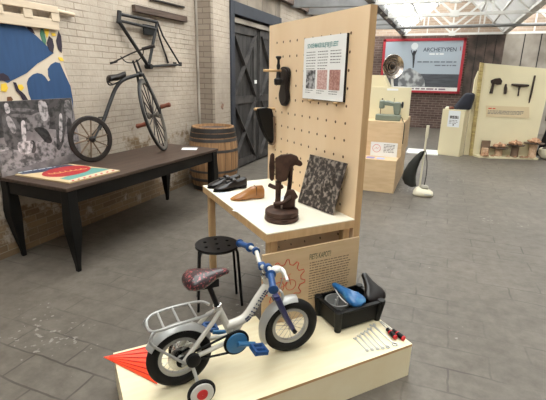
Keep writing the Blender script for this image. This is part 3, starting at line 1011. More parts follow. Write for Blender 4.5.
for s in (-1, 1):
    MB().tube([crown + fax * s * 0.03, fcn + fup * frad * 0.8 + fax * s * 0.05, fcn + fax * s * 0.075], [0.014, 0.013, 0.011], 8).build('fork_blade', M_black_iron, t)
MB().ball(crown, 0.035, 0.035, 0.03).build('fork_crown', M_black_iron, t)
stem_t = crown + fup * 0.15 + hd * -0.02
MB().tube([crown + fax * 0.022, stem_t + fax * 0.02], 0.011, 8).build('steering_stem', M_black_iron, t)
MB().tube([crown - fax * 0.022, stem_t - fax * 0.02], 0.011, 8).build('steering_stem', M_black_iron, t)
hl, hr = stem_t - fax * 0.23 + fup * 0.03, stem_t + fax * 0.17 + fup * 0.085
MB().tube(spline([hl, stem_t - fax * 0.1 + fup * 0.055, stem_t + fax * 0.02 + fup * 0.075, hr]), 0.008, 8).build('handlebar', M_old_iron, t)
MB().tube([hr - fax * 0.06, hr + fax * 0.08], [0.017, 0.02], 10).build('handlebar_grip', M_old_iron, t)
MB().tube([hl + fax * 0.05, hl - fax * 0.03], [0.010, 0.012], 10).build('handlebar_grip', M_old_iron, t)
MB().tube(spline([stem_t - fax * 0.13 + fup * 0.07, stem_t - fax * 0.09 + fup * 0.0, stem_t - fax * 0.0 + fup * -0.02, stem_t + fax * 0.09 + fup * 0.02, stem_t + fax * 0.13 + fup * 0.09]), 0.006, 6).build('handlebar_loop', M_old_iron, t)
# cranks and wooden pedals on the front axle
for s, an in ((1, R(52)), (-1, R(232))):
    cd = (hd * math.cos(an) + fup * math.sin(an)) * 0.085
    e = fcn + fax * s * 0.09 + cd
    MB().tube([fcn + fax * s * 0.08, e], 0.009, 8).build('crank', M_old_iron, t)
    MB().lathe([(0.014, 0), (0.026, 0.01), (0.022, 0.06), (0.027, 0.11), (0.014, 0.12)], e, fax * s, 12).build('pedal', M_grip_wood, t)


def on_x(px, py, X):
    u, v = survey(Pl((X, 0, 0), (0, 1, 0), (0, 0, 1)), [(px, py)])[0]
    return Vector((X, u, v))


spine = [crown - fup * 0.0, on_x(124, 79.5, -3.10), on_x(116, 88, -3.12), on_x(109.5, 104, -3.11), on_x(104.5, 118, -3.10), on_x(99, 129, -3.09)]
MB().tube(spline(spine), [0.02] * 12 + [0.019] * 7 + [0.017] * 7, 10).build('backbone', M_black_iron, t) if False else None
sp_ = spline(spine)
MB().tube(sp_, 0.019, 10).build('backbone', M_black_iron, t)
MB().tube(spline([sp_[-3], rc + rax * 0.035 + (sp_[-1] - rc) * 0.35, rc + rax * 0.055]), 0.010, 8).build('rear_fork', M_black_iron, t)
MB().tube(spline([sp_[-3], rc - rax * 0.035 + (sp_[-1] - rc) * 0.35, rc - rax * 0.055]), 0.010, 8).build('rear_fork', M_black_iron, t)
q = on_x(104, 117, -3.10)
MB().tube([q, q + Vector((0.02, -0.09, 0.005))], 0.006, 6).build('mounting_step', M_black_iron, t)
# sprung leather saddle
sn, sb = on_x(125.5, 74.5, -3.12), on_x(107.5, 81, -3.10)
ax_ = (sn - sb)
rings = []
sd = Vector((0.9, -0.43, 0)).normalized()
for f, wd, dz in ((0, 0.03, 0.008), (0.08, 0.06, 0.018), (0.3, 0.065, 0.012), (0.55, 0.042, 0.0), (0.85, 0.03, 0.004), (1, 0.018, 0.0)):
    c = sb + ax_ * f
    rings.append([c + sd * wd * math.cos(a) + Vector((0, 0, dz + 0.032 * math.sin(a))) for a in [2 * math.pi * k / 12 for k in range(12)]])
mb = MB().loft(rings); bm_fix(mb)
mb.build('saddle', M_leather, t)
MB().tube(spline([sb + sd * 0.03 + Vector((0, 0, -0.005)), sb + ax_ * 0.3 + Vector((0, 0, -0.05)), sp_[7], ]), 0.007, 6).build('saddle_spring', M_black_iron, t)
MB().tube(spline([sn, sb + ax_ * 0.6 + Vector((0, 0, -0.045)), sb + ax_ * 0.1 + Vector((0, 0, -0.045)), sb + Vector((0, 0, 0))]), 0.007, 6).build('saddle_spring', M_black_iron, t)

# ------------------------------------------------------------ oak barrel by the pier
t = thing('oak_barrel', 'oak wine barrel with iron hoops standing on the floor before the black door', 'barrel', (-2.93, 5.09, 0))
bc = (-2.93, 5.09, 0)
BH = 0.88


def brad(z):
    f = (z / BH - 0.5) * 2
    return 0.345 - 0.055 * f * f


prof = [(brad(z), z) for z in [BH * k / 16 for k in range(17)]]
MB().lathe(prof + [(brad(BH) - 0.025, BH), (brad(BH) - 0.03, BH - 0.035), (0.001, BH - 0.035)], bc, n=40).build('staves', M_barrel, t)
w = MB().lathe([(brad(BH) - 0.032, BH - 0.034), (0.001, BH - 0.034)], bc, n=40, caps=False)
w.build('barrel_head', M_timber_dark, t)
for z0, z1, m in ((0.015, 0.075, M_hoop_dark), (0.15, 0.19, M_hoop), (0.27, 0.30, M_hoop), (0.55, 0.585, M_hoop), (0.69, 0.73, M_hoop), (0.745, 0.80, M_hoop_dark), (0.81, 0.865, M_hoop_dark)):
    MB().lathe([(brad(z0) - 0.004, z0), (brad(z0) + 0.005, z0), (brad(z1) + 0.005, z1), (brad(z1) - 0.004, z1)], bc, n=40, caps=False).build('hoop', m, t)
w = MB()
for k in range(22):
    a = 2 * math.pi * k / 22
    pts = [Vector((bc[0] + (brad(z) + 0.0008) * math.cos(a), bc[1] + (brad(z) + 0.0008) * math.sin(a), z)) for z in [BH * q / 10 for q in range(11)]]
    w.tube(pts, 0.0022, 4)
w.build('stave_joints', M_timber_dark, t)

# ------------------------------------------------------------ the exhibit stand (frame E: a to the right, b away)
DZ = 0.20
t = thing('display_platform', 'low pale plywood display platform carrying the small bicycle and tools', 'platform', (0.715, -0.3, 0), 'E')
NB = -0.109     # the deck is notched round the table legs and the peg board
MB().prism([(0, -0.60, DZ - 0.015), (1.43, -0.60, DZ - 0.015), (1.43, NB, DZ - 0.015), (0.79, NB, DZ - 0.015), (0.79, 0, DZ - 0.015), (0, 0, DZ - 0.015)], (0, 0, 0.013)).build('deck_core', M_ply_edge, t)
MB().prism([(0, -0.60, DZ - 0.002), (1.43, -0.60, DZ - 0.002), (1.43, NB, DZ - 0.002), (0.79, NB, DZ - 0.002), (0.79, 0, DZ - 0.002), (0, 0, DZ - 0.002)], (0, 0, 0.002)).build('deck', M_deck, t)
w = MB()
MB().box(0.0, 1.43, -0.598, -0.582, 0, DZ - 0.015).build('front_panel', M_deck, t)
MB().box(0.0, 0.79, -0.018, 0, 0, DZ - 0.015).build('back_panel', M_deck, t)
MB().box(0.79, 1.412, NB - 0.018, NB, 0, DZ - 0.015).build('back_panel', M_deck, t)
MB().box(0.772, 0.79, NB, -0.018, 0, DZ - 0.015).build('side_panel', M_deck, t)
MB().box(0.0, 0.018, -0.582, -0.018, 0, DZ - 0.015).build('side_panel', M_deck, t)
MB().box(1.412, 1.43, -0.582, NB, 0, DZ - 0.015).build('side_panel', M_deck, t)

# work table
TB = 0.75
t = thing('display_table', 'pale wooden display table with pine edges and legs, shoes on its top', 'table', (1.09, 0.45, 0), 'E')
MB().box(0.803, 1.379, -0.107, 1.0, TB - 0.006, TB).build('tabletop', M_laminate, t)
MB().box(0.803, 1.379, -0.107, -0.087, TB - 0.052, TB - 0.006).build('edge_board', M_pine, t, bevel=0.001)
MB().box(0.803, 1.379, 0.98, 1.0, TB - 0.052, TB - 0.006).build('edge_board', M_pine, t, bevel=0.001)
MB().box(0.803, 0.823, -0.087, 0.98, TB - 0.052, TB - 0.006).build('edge_board', M_pine, t, bevel=0.001)
MB().box(1.359, 1.379, -0.087, 0.98, TB - 0.052, TB - 0.006).build('edge_board', M_pine, t, bevel=0.001)
MB().box(0.823, 1.359, -0.087, 0.98, TB - 0.02, TB - 0.006).build('underboard', M_pine, t)
for a, b in ((0.826, 0.92), (0.835, -0.085), (1.32, 0.92), (1.32, -0.085)):
    MB().box(a, a + 0.045, b, b + 0.045, 0, TB - 0.02).build('leg', M_pine, t, bevel=0.002)

# peg board
t = thing('peg_board', 'tall pale plywood peg board with a grid of holes behind the display table', 'peg board', (1.40, 0.48, 0), 'E')
M_peg = peg_mat('peg_board_face', (234, 208, 174), (228, 198, 160), 0.047 - 0.48, 1.785, 0.0985, -0.46, 0.48, 1.81)
MB().box(1.38, 1.384, -0.10, 1.06, 0.0, 1.912).build('face_panel', M_peg, t)
w = MB()
MB().box(1.384, 1.428, -0.10, -0.08, 0.0, 1.912).build('edge_post', M_pine, t)
MB().box(1.384, 1.428, 1.04, 1.06, 0.0, 1.912).build('edge_post', M_pine, t)
MB().box(1.384, 1.428, -0.08, 1.04, 1.892, 1.912).build('top_rail', M_pine, t)
MB().box(1.424, 1.428, -0.08, 1.04, 0.0, 1.892).build('back_panel', M_ply, t)

# panel standing below the table: red gear drawing, heading, text
FB = -0.125
t = thing('text_panel', 'plywood text panel with a red bicycle in a gear standing under the table front', 'sign', (1.09, FB, DZ), 'E')
MB().box(0.772, 1.412, FB, FB + 0.014, DZ + 0.001, 0.639).build('board', mat('panel_ply', (206, 180, 144), 0.5, 0, 0, 4, (198, 170, 132), 0, (1, 1, 7), 0, 4), t)
PF = Pl((0, FB, 0), (1, 0, 0), (0, 0, 1))     # exhibit coordinates; normal faces the viewer (-b)
mb = MB()
g = []
NG = 12
for k in range(NG):
    a0 = 2 * math.pi * k / NG
    for f, rr in ((0.0, 0.108), (0.38, 0.108), (0.62, 0.136), (0.82, 0.136)):
        a = a0 + f * 2 * math.pi / NG
        g.append(PF.p(0.905 + rr * math.cos(a), 0.452 + rr * math.sin(a), 0.0015))
mb.tube(g, 0.0022, 5, closed=True)
mb.build('gear_drawing', M_red_ink, t)
mb = MB()
for cx in (0.872, 0.948):
    mb.tube([PF.p(cx + 0.032 * math.cos(a), 0.428 + 0.032 * math.sin(a), 0.0015) for a in [2 * math.pi * k / 24 for k in range(24)]], 0.0016, 5, closed=True)
L_ = lambda *pp: mb.tube([PF.p(x, z, 0.0015) for x, z in pp], 0.0017, 5)
L_((0.872, 0.428), (0.905, 0.428), (0.935, 0.478)); L_((0.905, 0.428), (0.888, 0.478), (0.936, 0.472)); L_((0.872, 0.428), (0.89, 0.474))
L_((0.948, 0.428), (0.932, 0.492), (0.945, 0.497)); L_((0.878, 0.482), (0.9, 0.482))
mb.build('bicycle_drawing', M_red_ink, t)
mb = MB()
text_into(mb, 'FIETS KAPOT?', PF, 1.065, 0.558, 0.047, 0.145, 0.001, 0.0006)
mb.build('heading', M_olive_ink, t)
mb = MB(); lines_into(mb, PF, 1.068, 1.358, 0.30, 0.545, 15, 0.0058)
mb.build('small_print', M_dark_ink, t)

# sign sheet on the peg board
t = thing('sign_sheet', 'white sheet with a heading and three small pictures on the peg board', 'sign', (1.37, 0.26, 1.4), 'E')
SB0, SB1, SZ0, SZ1 = 0.06, 0.515, 1.412, 1.786
PS = Pl((1.362, SB1, SZ0), (0, -1, 0), (0, 0, 1))     # u runs to the viewer's right, normal -a
MB().box(1.364, 1.379, SB0, SB1, SZ0, SZ1).build('backing', M_black_iron, t)
MB().box(1.3625, 1.364, SB0 + 0.002, SB1 - 0.0, SZ0 + 0.002, SZ1).build('sheet', M_paper, t)
mb = MB(); text_into(mb, 'SCHOENMAKER BLIJF BIJ JE LEEST', PS, 0.045, 0.312, 0.036, 0.335, 0.001, 0.0006)
mb.build('heading', M_green_ink, t)
for u0, u1, n in ((0.035, 0.15, 7), (0.17, 0.285, 7), (0.305, 0.42, 5)):
    mb = MB(); lines_into(mb, PS, u0, u1, 0.295 - 0.0165 * n, 0.295, n, 0.0045); mb.build('small_print', M_ink, t)
for u0, u1 in ((0.035, 0.13), (0.17, 0.26), (0.305, 0.40)):
    mb = MB(); lines_into(mb, PS, u0, u1, 0.035, 0.062, 2, 0.004); mb.build('picture_caption', M_ink, t)
for u0, m in ((0.04, M_bw_small), (0.172, M_pink_print), (0.306, M_pink_print2)):
    mb = MB(); rect(mb, PS, u0, u0 + 0.11, 0.065, 0.18, 0.0002, 0.0008); mb.build('printed_picture', m, t)
for b in (0.12, 0.40):
    mb = MB().tube([(1.38, b, SZ0 - 0.0075), (1.335, b, SZ0 - 0.0075)], 0.0065, 10)
    tag(mb.build('wooden_peg', M_pine, None, 'E', (1.38, b, SZ0)), 'wooden peg under the %s end of the white sheet' % ('near' if b < 0.2 else 'far'), 'peg', 'pegs holding the white sheet')

# pegs with things hanging on the board
def peg(a0, b, z, ln, label):
    mb = MB().tube([(1.38, b, z), (1.38 - ln, b, z)], 0.0095, 12)
    return tag(mb.build('wooden_peg', M_pine, None, 'E', (1.38, b, z)), label, 'peg')


peg(1.38, 0.80, 1.588, 0.17, 'long wooden peg carrying the dark shoe sole near the board top')
t = thing('shoe_sole', 'dark shoe sole hanging upright from the upper wooden peg on the board', 'shoe sole', (1.36, 0.78, 1.36), 'E')
out = [(0.775, 1.617), (0.735, 1.612), (0.712, 1.585), (0.716, 1.52), (0.722, 1.46), (0.712, 1.41), (0.722, 1.37), (0.756, 1.345), (0.795, 1.352), (0.815, 1.385), (0.818, 1.43), (0.80, 1.48), (0.806, 1.54), (0.815, 1.59), (0.80, 1.612)]
ou = spline([(0, 0.772 + (b - 0.765) * 1.28, z) for b, z in out], 3, True)
MB().prism([(1.375, p.y, p.z) for p in ou], (-0.02, 0, 0)).build('sole', M_leather, t, bevel=0.004)
MB().prism([(1.3549, 0.772 + (p.y - 0.772) * 0.82, 1.48 + (p.z - 1.48) * 0.9) for p in ou], (-0.009, 0, 0)).build('sole_face', mat('brown_sole_leather', (42, 32, 28), 0.5, 0, 0.3, 25), t, bevel=0.003)
t = thing('turned_tool', 'small dark turned hand tool hanging beside the shoe sole on the board', 'tool', (1.29, 0.80, 1.5), 'E')
ca, cb = 1.31, 0.770
MB().lathe([(0.006, 1.595), (0.011, 1.598), (0.014, 1.62), (0.009, 1.64), (0.009, 1.66), (0.02, 1.675), (0.021, 1.682), (0.012, 1.686)], (ca, cb, 0), n=16).build('handle', M_black_iron, t)
MB().lathe([(0.012, 1.49), (0.026, 1.492), (0.03, 1.51), (0.03, 1.53), (0.016, 1.54), (0.012, 1.58)], (ca, cb, 0), n=16).build('head', M_black_iron, t)
peg(1.38, 0.955, 1.312, 0.172, 'long wooden peg at the board edge carrying the black leather piece')
t = thing('leather_piece', 'black leather shoe upper hanging from the lower peg at the board edge', 'leather', (1.28, 1.0, 1.2), 'E')
pr = [(1.345, 1.30), (1.30, 1.312), (1.225, 1.305), (1.232, 1.262), (1.262, 1.17), (1.30, 1.09), (1.335, 1.045), (1.358, 1.04), (1.368, 1.07), (1.365, 1.17), (1.36, 1.25)]
MB().prism([(a, 0.925, z + 0.012) for a, z in pr], (0, 0.060, 0)).build('upper', M_black_plastic, t, bevel=0.006)
MB().prism([(a, 0.916, z) for a, z in ((1.366, 1.26), (1.372, 1.17), (1.376, 1.06), (1.36, 1.035), (1.345, 1.036), (1.362, 1.075), (1.358, 1.17), (1.352, 1.25))], (0, 0.078, 0)).build('sole_edge', M_old_wood, t, bevel=0.002)


# ---- shoes
def shoe_rings(L, prof):
    """prof rows: (t, half width, z bottom, z rim, inner floor or None, centre shift)"""
    rings = []
    for f, hw, zb, zr, zi, sh in prof:
        x = L * f
        pts = []
        outer = [(-0.0, zb), (-0.75, zb), (-1.0, zb + 0.25 * (zr - zb)), (-0.97, zb + 0.65 * (zr - zb))]
        if zi is None:
            topp = [(-0.72, zb + 0.92 * (zr - zb)), (-0.35, zr), (0, zr + 0.003), (0.35, zr), (0.72, zb + 0.92 * (zr - zb))]
        else:
            topp = [(-0.86, zr), (-0.74, zr - 0.003), (0, zi), (0.74, zr - 0.003), (0.86, zr)]
        o2 = [(0.97, zb + 0.65 * (zr - zb)), (1.0, zb + 0.25 * (zr - zb)), (0.75, zb)]
        for k, z in outer + topp + o2:
            pts.append(Vector((x, k * hw + sh, z)))
        rings.append(pts)
    return rings


def oriented(mb, heel, ang, z):
    """turn local shoe geometry (heel at origin, toe along +x) to its place in the exhibit frame"""
    ca, sa = math.cos(ang), math.sin(ang)
    mb.v = [Vector((heel[0] + p.x * ca - p.y * sa, heel[1] + p.x * sa + p.y * ca, z + p.z)) for p in mb.v]
    return mb


def black_shoe(heel, toe, label):
    d = (toe[0] - heel[0], toe[1] - heel[1])
    L = math.hypot(*d); an = math.atan2(d[1], d[0])
    t = thing('leather_shoe', label, 'shoe', (heel[0], heel[1], TB + 0.001), 'E', 'black shoes on the display table')
    prof = [(0.0, 0.012, 0.024, 0.074, 0.06, 0), (0.03, 0.027, 0.022, 0.076, 0.05, 0), (0.15, 0.034, 0.018, 0.066, 0.035, 0), (0.32, 0.034, 0.012, 0.058, 0.03, 0), (0.46, 0.036, 0.010, 0.060, 0.035, 0), (0.5, 0.038, 0.010, 0.064, None, 0.0),
            (0.62, 0.043, 0.010, 0.056, None, 0.001), (0.76, 0.044, 0.010, 0.043, None, 0.002), (0.88, 0.037, 0.011, 0.034, None, 0.002), (0.96, 0.024, 0.012, 0.027, None, 0.001), (1.0, 0.008, 0.014, 0.020, None, 0)]
    oriented(MB().loft(shoe_rings(L, prof)), heel, an, TB + 0.001).build('upper', M_shoe, t)
    so = []
    for f, hw in ((-0.005, 0.014), (0.04, 0.030), (0.2, 0.035), (0.35, 0.034), (0.62, 0.046), (0.78, 0.047), (0.9, 0.038), (0.99, 0.018), (1.02, 0.004)):
        zb = 0.0 if f > 0.45 else (0.008 if f > 0.3 else 0.018)
        so.append([Vector((L * f, s * hw, z)) for s, z in ((-1, zb), (1, zb), (1, zb + 0.008), (-1, zb + 0.008))])
    oriented(MB().loft(so), heel, an, TB + 0.001).build('sole', M_black_plastic, t)
    hb = []
    for z in (0.0, 0.022):
        hb.append([Vector((L * 0.13 + L * 0.135 * math.cos(a), (0.031 + z * 0.1) * math.sin(a), z)) for a in [2 * math.pi * k / 16 for k in range(16)]])
    oriented(MB().loft(hb), heel, an, TB + 0.001).build('heel', M_black_plastic, t, bevel=0.002)
    st = [Vector((L * 0.42, y, z)) for y, z in ((-0.036, 0.045), (-0.03, 0.066), (-0.012, 0.077), (0.012, 0.077), (0.03, 0.066), (0.036, 0.045))]
    rr = []
    for p in spline(st, 3):
        rr.append([p + Vector((dx, 0, dz)) for dx, dz in ((-0.013, -0.001), (0.013, -0.001), (0.013, 0.003), (-0.013, 0.003))])
    oriented(MB().loft(rr), heel, an, TB + 0.001).build('strap', M_shoe, t)
    oriented(MB().box(L * 0.47, L * 0.66, -0.018, 0.018, 0.052, 0.068), heel, an, TB + 0.001).build('tongue', M_shoe, t, bevel=0.006)
    oriented(MB().box(L * 0.415, L * 0.445, -0.040, -0.034, 0.048, 0.06), heel, an, TB + 0.001).build('buckle', M_chrome, t)


black_shoe((1.085, 0.825), (0.822, 0.79), 'near polished black strap shoe of the pair on the display table')
black_shoe((1.075, 0.935), (0.815, 0.905), 'far black strap shoe of the pair, at the table back corner')

heel, toe = (1.085, 0.515), (0.85, 0.545)
d = (toe[0] - heel[0], toe[1] - heel[1]); L = math.hypot(*d); an = math.atan2(d[1], d[0])
t = thing('shoe_last', 'varnished orange brown wooden shoe last on the display table', 'shoe last', (heel[0], heel[1], TB + 0.001), 'E')
prof = [(0.0, 0.012, 0.012, 0.064, None, 0), (0.03, 0.024, 0.006, 0.076, None, 0), (0.14, 0.030, 0.004, 0.080, None, 0), (0.28, 0.031, 0.006, 0.084, None, 0), (0.40, 0.034, 0.008, 0.082, None, 0), (0.52, 0.038, 0.006, 0.064, None, 0), (0.66, 0.042, 0.003, 0.046, None, 0), (0.80, 0.040, 0.003, 0.032, None, 0.002), (0.92, 0.026, 0.005, 0.022, None, 0.002), (1.0, 0.007, 0.007, 0.014, None, 0.002)]
oriented(MB().loft(shoe_rings(L, prof)), heel, an, TB + 0.001).build('last_body', M_last, t)
oriented(MB().box(L * 0.05, L * 0.30, -0.013, 0.013, 0.078, 0.088), heel, an, TB + 0.001).build('top_block', M_last, t, bevel=0.003)
oriented(MB().box(L * 0.26, L * 0.272, -0.032, 0.032, 0.03, 0.0875), heel, an, TB + 0.001).build('saw_cut', M_leather, t)

# caption slips on the table
for k, (a, b, an, lb) in enumerate(((0.86, 0.735, 0.5, 'white caption slip on the table in front of the black shoes'), (0.845, 0.335, 0.5, 'white caption slip on the table in front of the wooden shoe last'),
                                    (1.195, 0.455, 0.3, 'white caption slip on the table behind the cobbler stand'), (1.13, 0.70, 0.4, 'white caption slip on the table between shoe last and peg board'))):
    ca, sa = math.cos(an), math.sin(an)
    pts = [(a + x * ca - y * sa, b + x * sa + y * ca, TB) for x, y in ((-0.055, -0.035), (0.055, -0.035), (0.055, 0.035), (-0.055, 0.035))]
    sl = thing('caption_slip', lb, 'card', (a, b, TB), 'E', 'caption slips on the display table')
    MB().prism([(p[0], p[1], p[2] + 0.0003) for p in pts], (0, 0, 0.0012)).build('slip', M_card, sl)
    mb = MB(); lines_into(mb, Pl((a, b, TB + 0.0016), (ca, sa, 0), (-sa, ca, 0)), -0.045, 0.04, -0.025, 0.025, 4, 0.005, 0.0002)
    mb.build('small_print', mat('blue_ink', (146, 172, 200), 0.8), sl)

# cast cobbler stand with last (dark brown)
ba, bb_ = 0.985, 0.070
t = thing('cobbler_stand', 'dark brown cast cobbler stand with a shoe form on top, at the table front', 'cobbler stand', (ba, bb_, TB), 'E')
MB().lathe([(0.096, 0.001), (0.101, 0.008), (0.099, 0.026), (0.092, 0.030), (0.092, 0.036), (0.098, 0.040), (0.096, 0.060), (0.086, 0.068), (0.02, 0.072)], (ba, bb_, TB), n=36).build('base', M_carved, t)


def S(px, py, da=0.0):
    """a surveyed point of the stand, on the upright plane through its base, da deeper along a"""
    n = Vector((0.82, 0.57, 0)).normalized()
    o = E0 + E1 * ba + E2 * bb_
    vdir = Vector((o.x, o.y, 0)).normalized()
    pl = Pl(o + vdir * da, (vdir.y, -vdir.x, 0), (0, 0, 1))
    u, v = survey(pl, [(px, py)])[0]
    return to_e(pl.p(u, v))


def slab(name, pts, da0, da1, m=M_carved, bev=0.006):
    A = [S(x, y, da0) for x, y in pts]
    Bq = [S(x, y, da0) + (S(x, y, da1) - S(x, y, da0)) * 1.0 for x, y in pts]
    mb = MB()
    n = len(A)
    mb.add(A + Bq, [tuple(range(n)), tuple(range(n, 2 * n))[::-1]] + [(i, n + i, n + (i + 1) % n, (i + 1) % n) for i in range(n)])
    bm_fix(mb)
    return mb.build(name, m, t, bevel=bev)


slab('paddle', [(270.2, 155), (272, 152.5), (274.4, 154), (275, 168), (274.2, 179), (272, 181.5), (269.6, 179), (269, 166)], -0.01, 0.015)
slab('shoe_form', [(275, 158), (281, 154.5), (291, 153.5), (297.5, 156), (299, 160.5), (295, 163.5), (290.5, 167), (287, 180.5), (280, 182.5), (275.3, 179)], -0.035, 0.03, M_carved, 0.007)
slab('side_horn', [(288, 157), (297, 158.5), (301.5, 161.5), (302.8, 164.5), (300.5, 166.5), (295, 165), (289, 170)], 0.0, 0.04, M_carved, 0.006)
MB().tube([S(278.5, 181), S(278, 198), S(277, 210)], [0.018, 0.016, 0.021], 12).build('post', M_carved, t)
MB().tube([S(290.5, 166, 0.02), S(290, 182, 0.02), S(288, 196, 0.02), S(288, 208, 0.02)], [0.017, 0.013, 0.013, 0.02], 12).build('post', M_carved, t)
MB().tube(spline([S(268.5, 184.5), S(272.5, 186.5), S(278, 188), S(283, 186)]), [0.006] + [0.012] * 17 + [0.010], 10).build('clamp_arm', M_carved, t)
slab('brace', [(284, 197), (287, 190), (293.5, 189), (296, 193), (298.5, 197.5), (295.5, 199), (295, 208), (282, 209)], -0.03, 0.03, M_carved, 0.008)
MB().tube([S(274, 204, -0.03), S(283, 203, -0.045), S(291, 196, -0.03)], 0.011, 10).build('lever', M_carved, t)

# grey photograph leaning on the peg board
t = thing('leaning_photo', 'square black and white photograph board leaning on the peg board', 'picture', (1.31, 0.17, TB), 'E')
A, B_ = Vector((1.262, 0.325, TB + 0.001)), Vector((1.315, 0.0, TB + 0.001))
A2, B2 = Vector((1.372, 0.372, 1.055)), Vector((1.372, -0.03, 1.07))
nn = (B_ - A).cross(A2 - A).normalized() * 0.010
mb = MB()
mb.add([A, B_, B2, A2, A + nn, B_ + nn, B2 + nn, A2 + nn], [(0, 1, 2, 3), (7, 6, 5, 4), (0, 4, 5, 1), (1, 5, 6, 2), (2, 6, 7, 3), (3, 7, 4, 0)])
bm_fix(mb)
mb.v = [p - Vector((0.012, 0, 0)) if True else p for p in mb.v]
mb.build('board', M_bw_board, t)

# ------------------------------------------------------------ black stool
t = thing('round_stool', 'black round metal stool with a perforated seat beside the display table', 'stool', (0.753, 0.56, 0), 'E')
sc = Vector((0.753, 0.56, 0))
HS = 0.45
bm = bmesh.new()
rad, nh = 0.147, 9
N_ = 48
# seat plate with holes: disc sectors around each hole are cut by a boolean-free ring fill
outer = [bm.verts.new((rad * math.cos(2 * math.pi * k / N_), rad * math.sin(2 * math.pi * k / N_), 0)) for k in range(N_)]
edges = [bm.edges.new((outer[k], outer[(k + 1) % N_])) for k in range(N_)]
hc = [(0.088 * math.cos(2 * math.pi * k / 6 + 0.3), 0.088 * math.sin(2 * math.pi * k / 6 + 0.3)) for k in range(6)] + [(0.0, 0.0)]
for hx, hy in hc:
    hv = [bm.verts.new((hx + 0.0135 * math.cos(2 * math.pi * k / 14), hy + 0.0135 * math.sin(2 * math.pi * k / 14), 0)) for k in range(14)]
    edges += [bm.edges.new((hv[k], hv[(k + 1) % 14])) for k in range(14)]
bmesh.ops.triangle_fill(bm, use_beauty=True, use_dissolve=False, edges=edges, normal=(0, 0, 1))
ge = bmesh.ops.extrude_face_region(bm, geom=list(bm.faces))
for v in [g for g in ge['geom'] if isinstance(g, bmesh.types.BMVert)]:
    v.co.z += 0.012
bmesh.ops.recalc_face_normals(bm, faces=bm.faces)
mb = MB()
bm.verts.ensure_lookup_table(); bm.verts.index_update()
mb.add([sc + v.co + Vector((0, 0, HS - 0.012)) for v in bm.verts], [[v.index for v in f.verts] for f in bm.faces])
bm.free()
mb.build('seat', M_black, t)
MB().ring(sc + Vector((0, 0, HS - 0.012)), (0, 0, 1), 0.14, 0.008, 40, 8).build('seat_rim', M_black, t)
for an in (R(-38), R(20), R(128), R(200)):
    e = Vector((math.cos(an), math.sin(an), 0))
    pts = spline([sc + e * 0.07 + Vector((0, 0, HS - 0.022)), sc + e * 0.125 + Vector((0, 0, HS - 0.022)), sc + e * 0.143 + Vector((0, 0, HS - 0.045)), sc + e * 0.15 + Vector((0, 0, HS - 0.1)), sc + e * 0.175 + Vector((0, 0, 0.0))], 4)
    MB().tube(pts, 0.0095, 10).build('leg', M_black, t)

# ------------------------------------------------------------ small bicycle on the platform
BB0 = -0.36
t = thing('child_bicycle', 'small white and blue child bicycle with a training wheel on the platform', 'bicycle', (0.53, BB0, DZ), 'E')
V3 = lambda a, z, b=0.0: Vector((a, BB0 + b, z))
WR = 0.147
rcw, fcw = V3(0.252, DZ + WR), V3(0.815, DZ + WR)
wheel(t, 'rear_wheel', rcw, (0, 1, 0), WR, 0.026, M_silver, M_rubber, M_chrome, 20, 0.0011, 0.018, 0.035, 0.010, True)
ST = R(-7)      # steering angle
sdir = Vector((math.cos(ST), math.sin(ST), 0)); sax = Vector((-math.sin(ST), math.cos(ST), 0))
wheel(t, 'front_wheel', fcw, sax, WR, 0.026, M_silver, M_rubber, M_chrome, 20, 0.0011, 0.016, 0.032, 0.010, True)


def fender(name, c, dirv, axv, a0, a1, r, hw, m, n=20, thick=0.003):
    rings = []
    for k in range(n + 1):
        a = a0 + (a1 - a0) * k / n
        e = dirv * math.cos(a) + Vector((0, 0, 1)) * math.sin(a)
        rings.append([c + e * (r + 0.006 * math.cos(q * math.pi / 2) - 0.014 * abs(q) ** 2.5) + axv * hw * q for q in (-1, -0.6, 0, 0.6, 1)] +
                     [c + e * (r - thick + 0.006 * math.cos(q * math.pi / 2) - 0.014 * abs(q) ** 2.5) + axv * hw * q * 0.94 for q in (1, 0.6, 0, -0.6, -1)])
    mb = MB().loft(rings); bm_fix(mb)
    return mb.build(name, m, t)


fender('rear_mudguard', rcw, Vector((1, 0, 0)), Vector((0, 1, 0)), R(28), R(150), 0.160, 0.034, M_silver)
fender('front_mudguard', fcw, sdir, sax, R(80), R(205), 0.161, 0.036, M_silver)
# frame
bbp = V3(0.505, 0.37)
ht, hb = V3(0.672, 0.655), V3(0.708, 0.548)
fr = MB().tube(spline([hb + (ht - hb) * 0.55, V3(0.64, 0.545), V3(0.585, 0.47), V3(0.54, 0.445), V3(0.47, 0.437)], 5), 0.0225, 14).build('main_tube', M_white_paint, t)
MB().tube([V3(0.432, 0.555), bbp], 0.017, 12).build('seat_tube', M_white_paint, t)
MB().tube([ht, hb], 0.021, 14).build('head_tube', M_white_paint, t)
MB().cyl(bbp + Vector((0, -0.035, 0)), bbp + Vector((0, 0.035, 0)), 0.022).build('bottom_bracket', M_white_paint, t)
MB().tube([V3(0.55, 0.45), V3(0.515, 0.40), bbp], 0.02, 12).build('lower_tube', M_white_paint, t)
for s in (-1, 1):
    MB().tube([bbp + Vector((0, 0.02 * s, 0)), V3(0.38, 0.365, 0.042 * s), rcw + Vector((0, 0.052 * s, 0))], 0.0105, 10).build('chain_stay', M_white_paint, t)
    MB().tube([V3(0.44, 0.53, 0.012 * s), V3(0.40, 0.50, 0.036 * s), rcw + Vector((0, 0.054 * s, 0))], 0.0105, 10).build('seat_stay', M_white_paint, t)
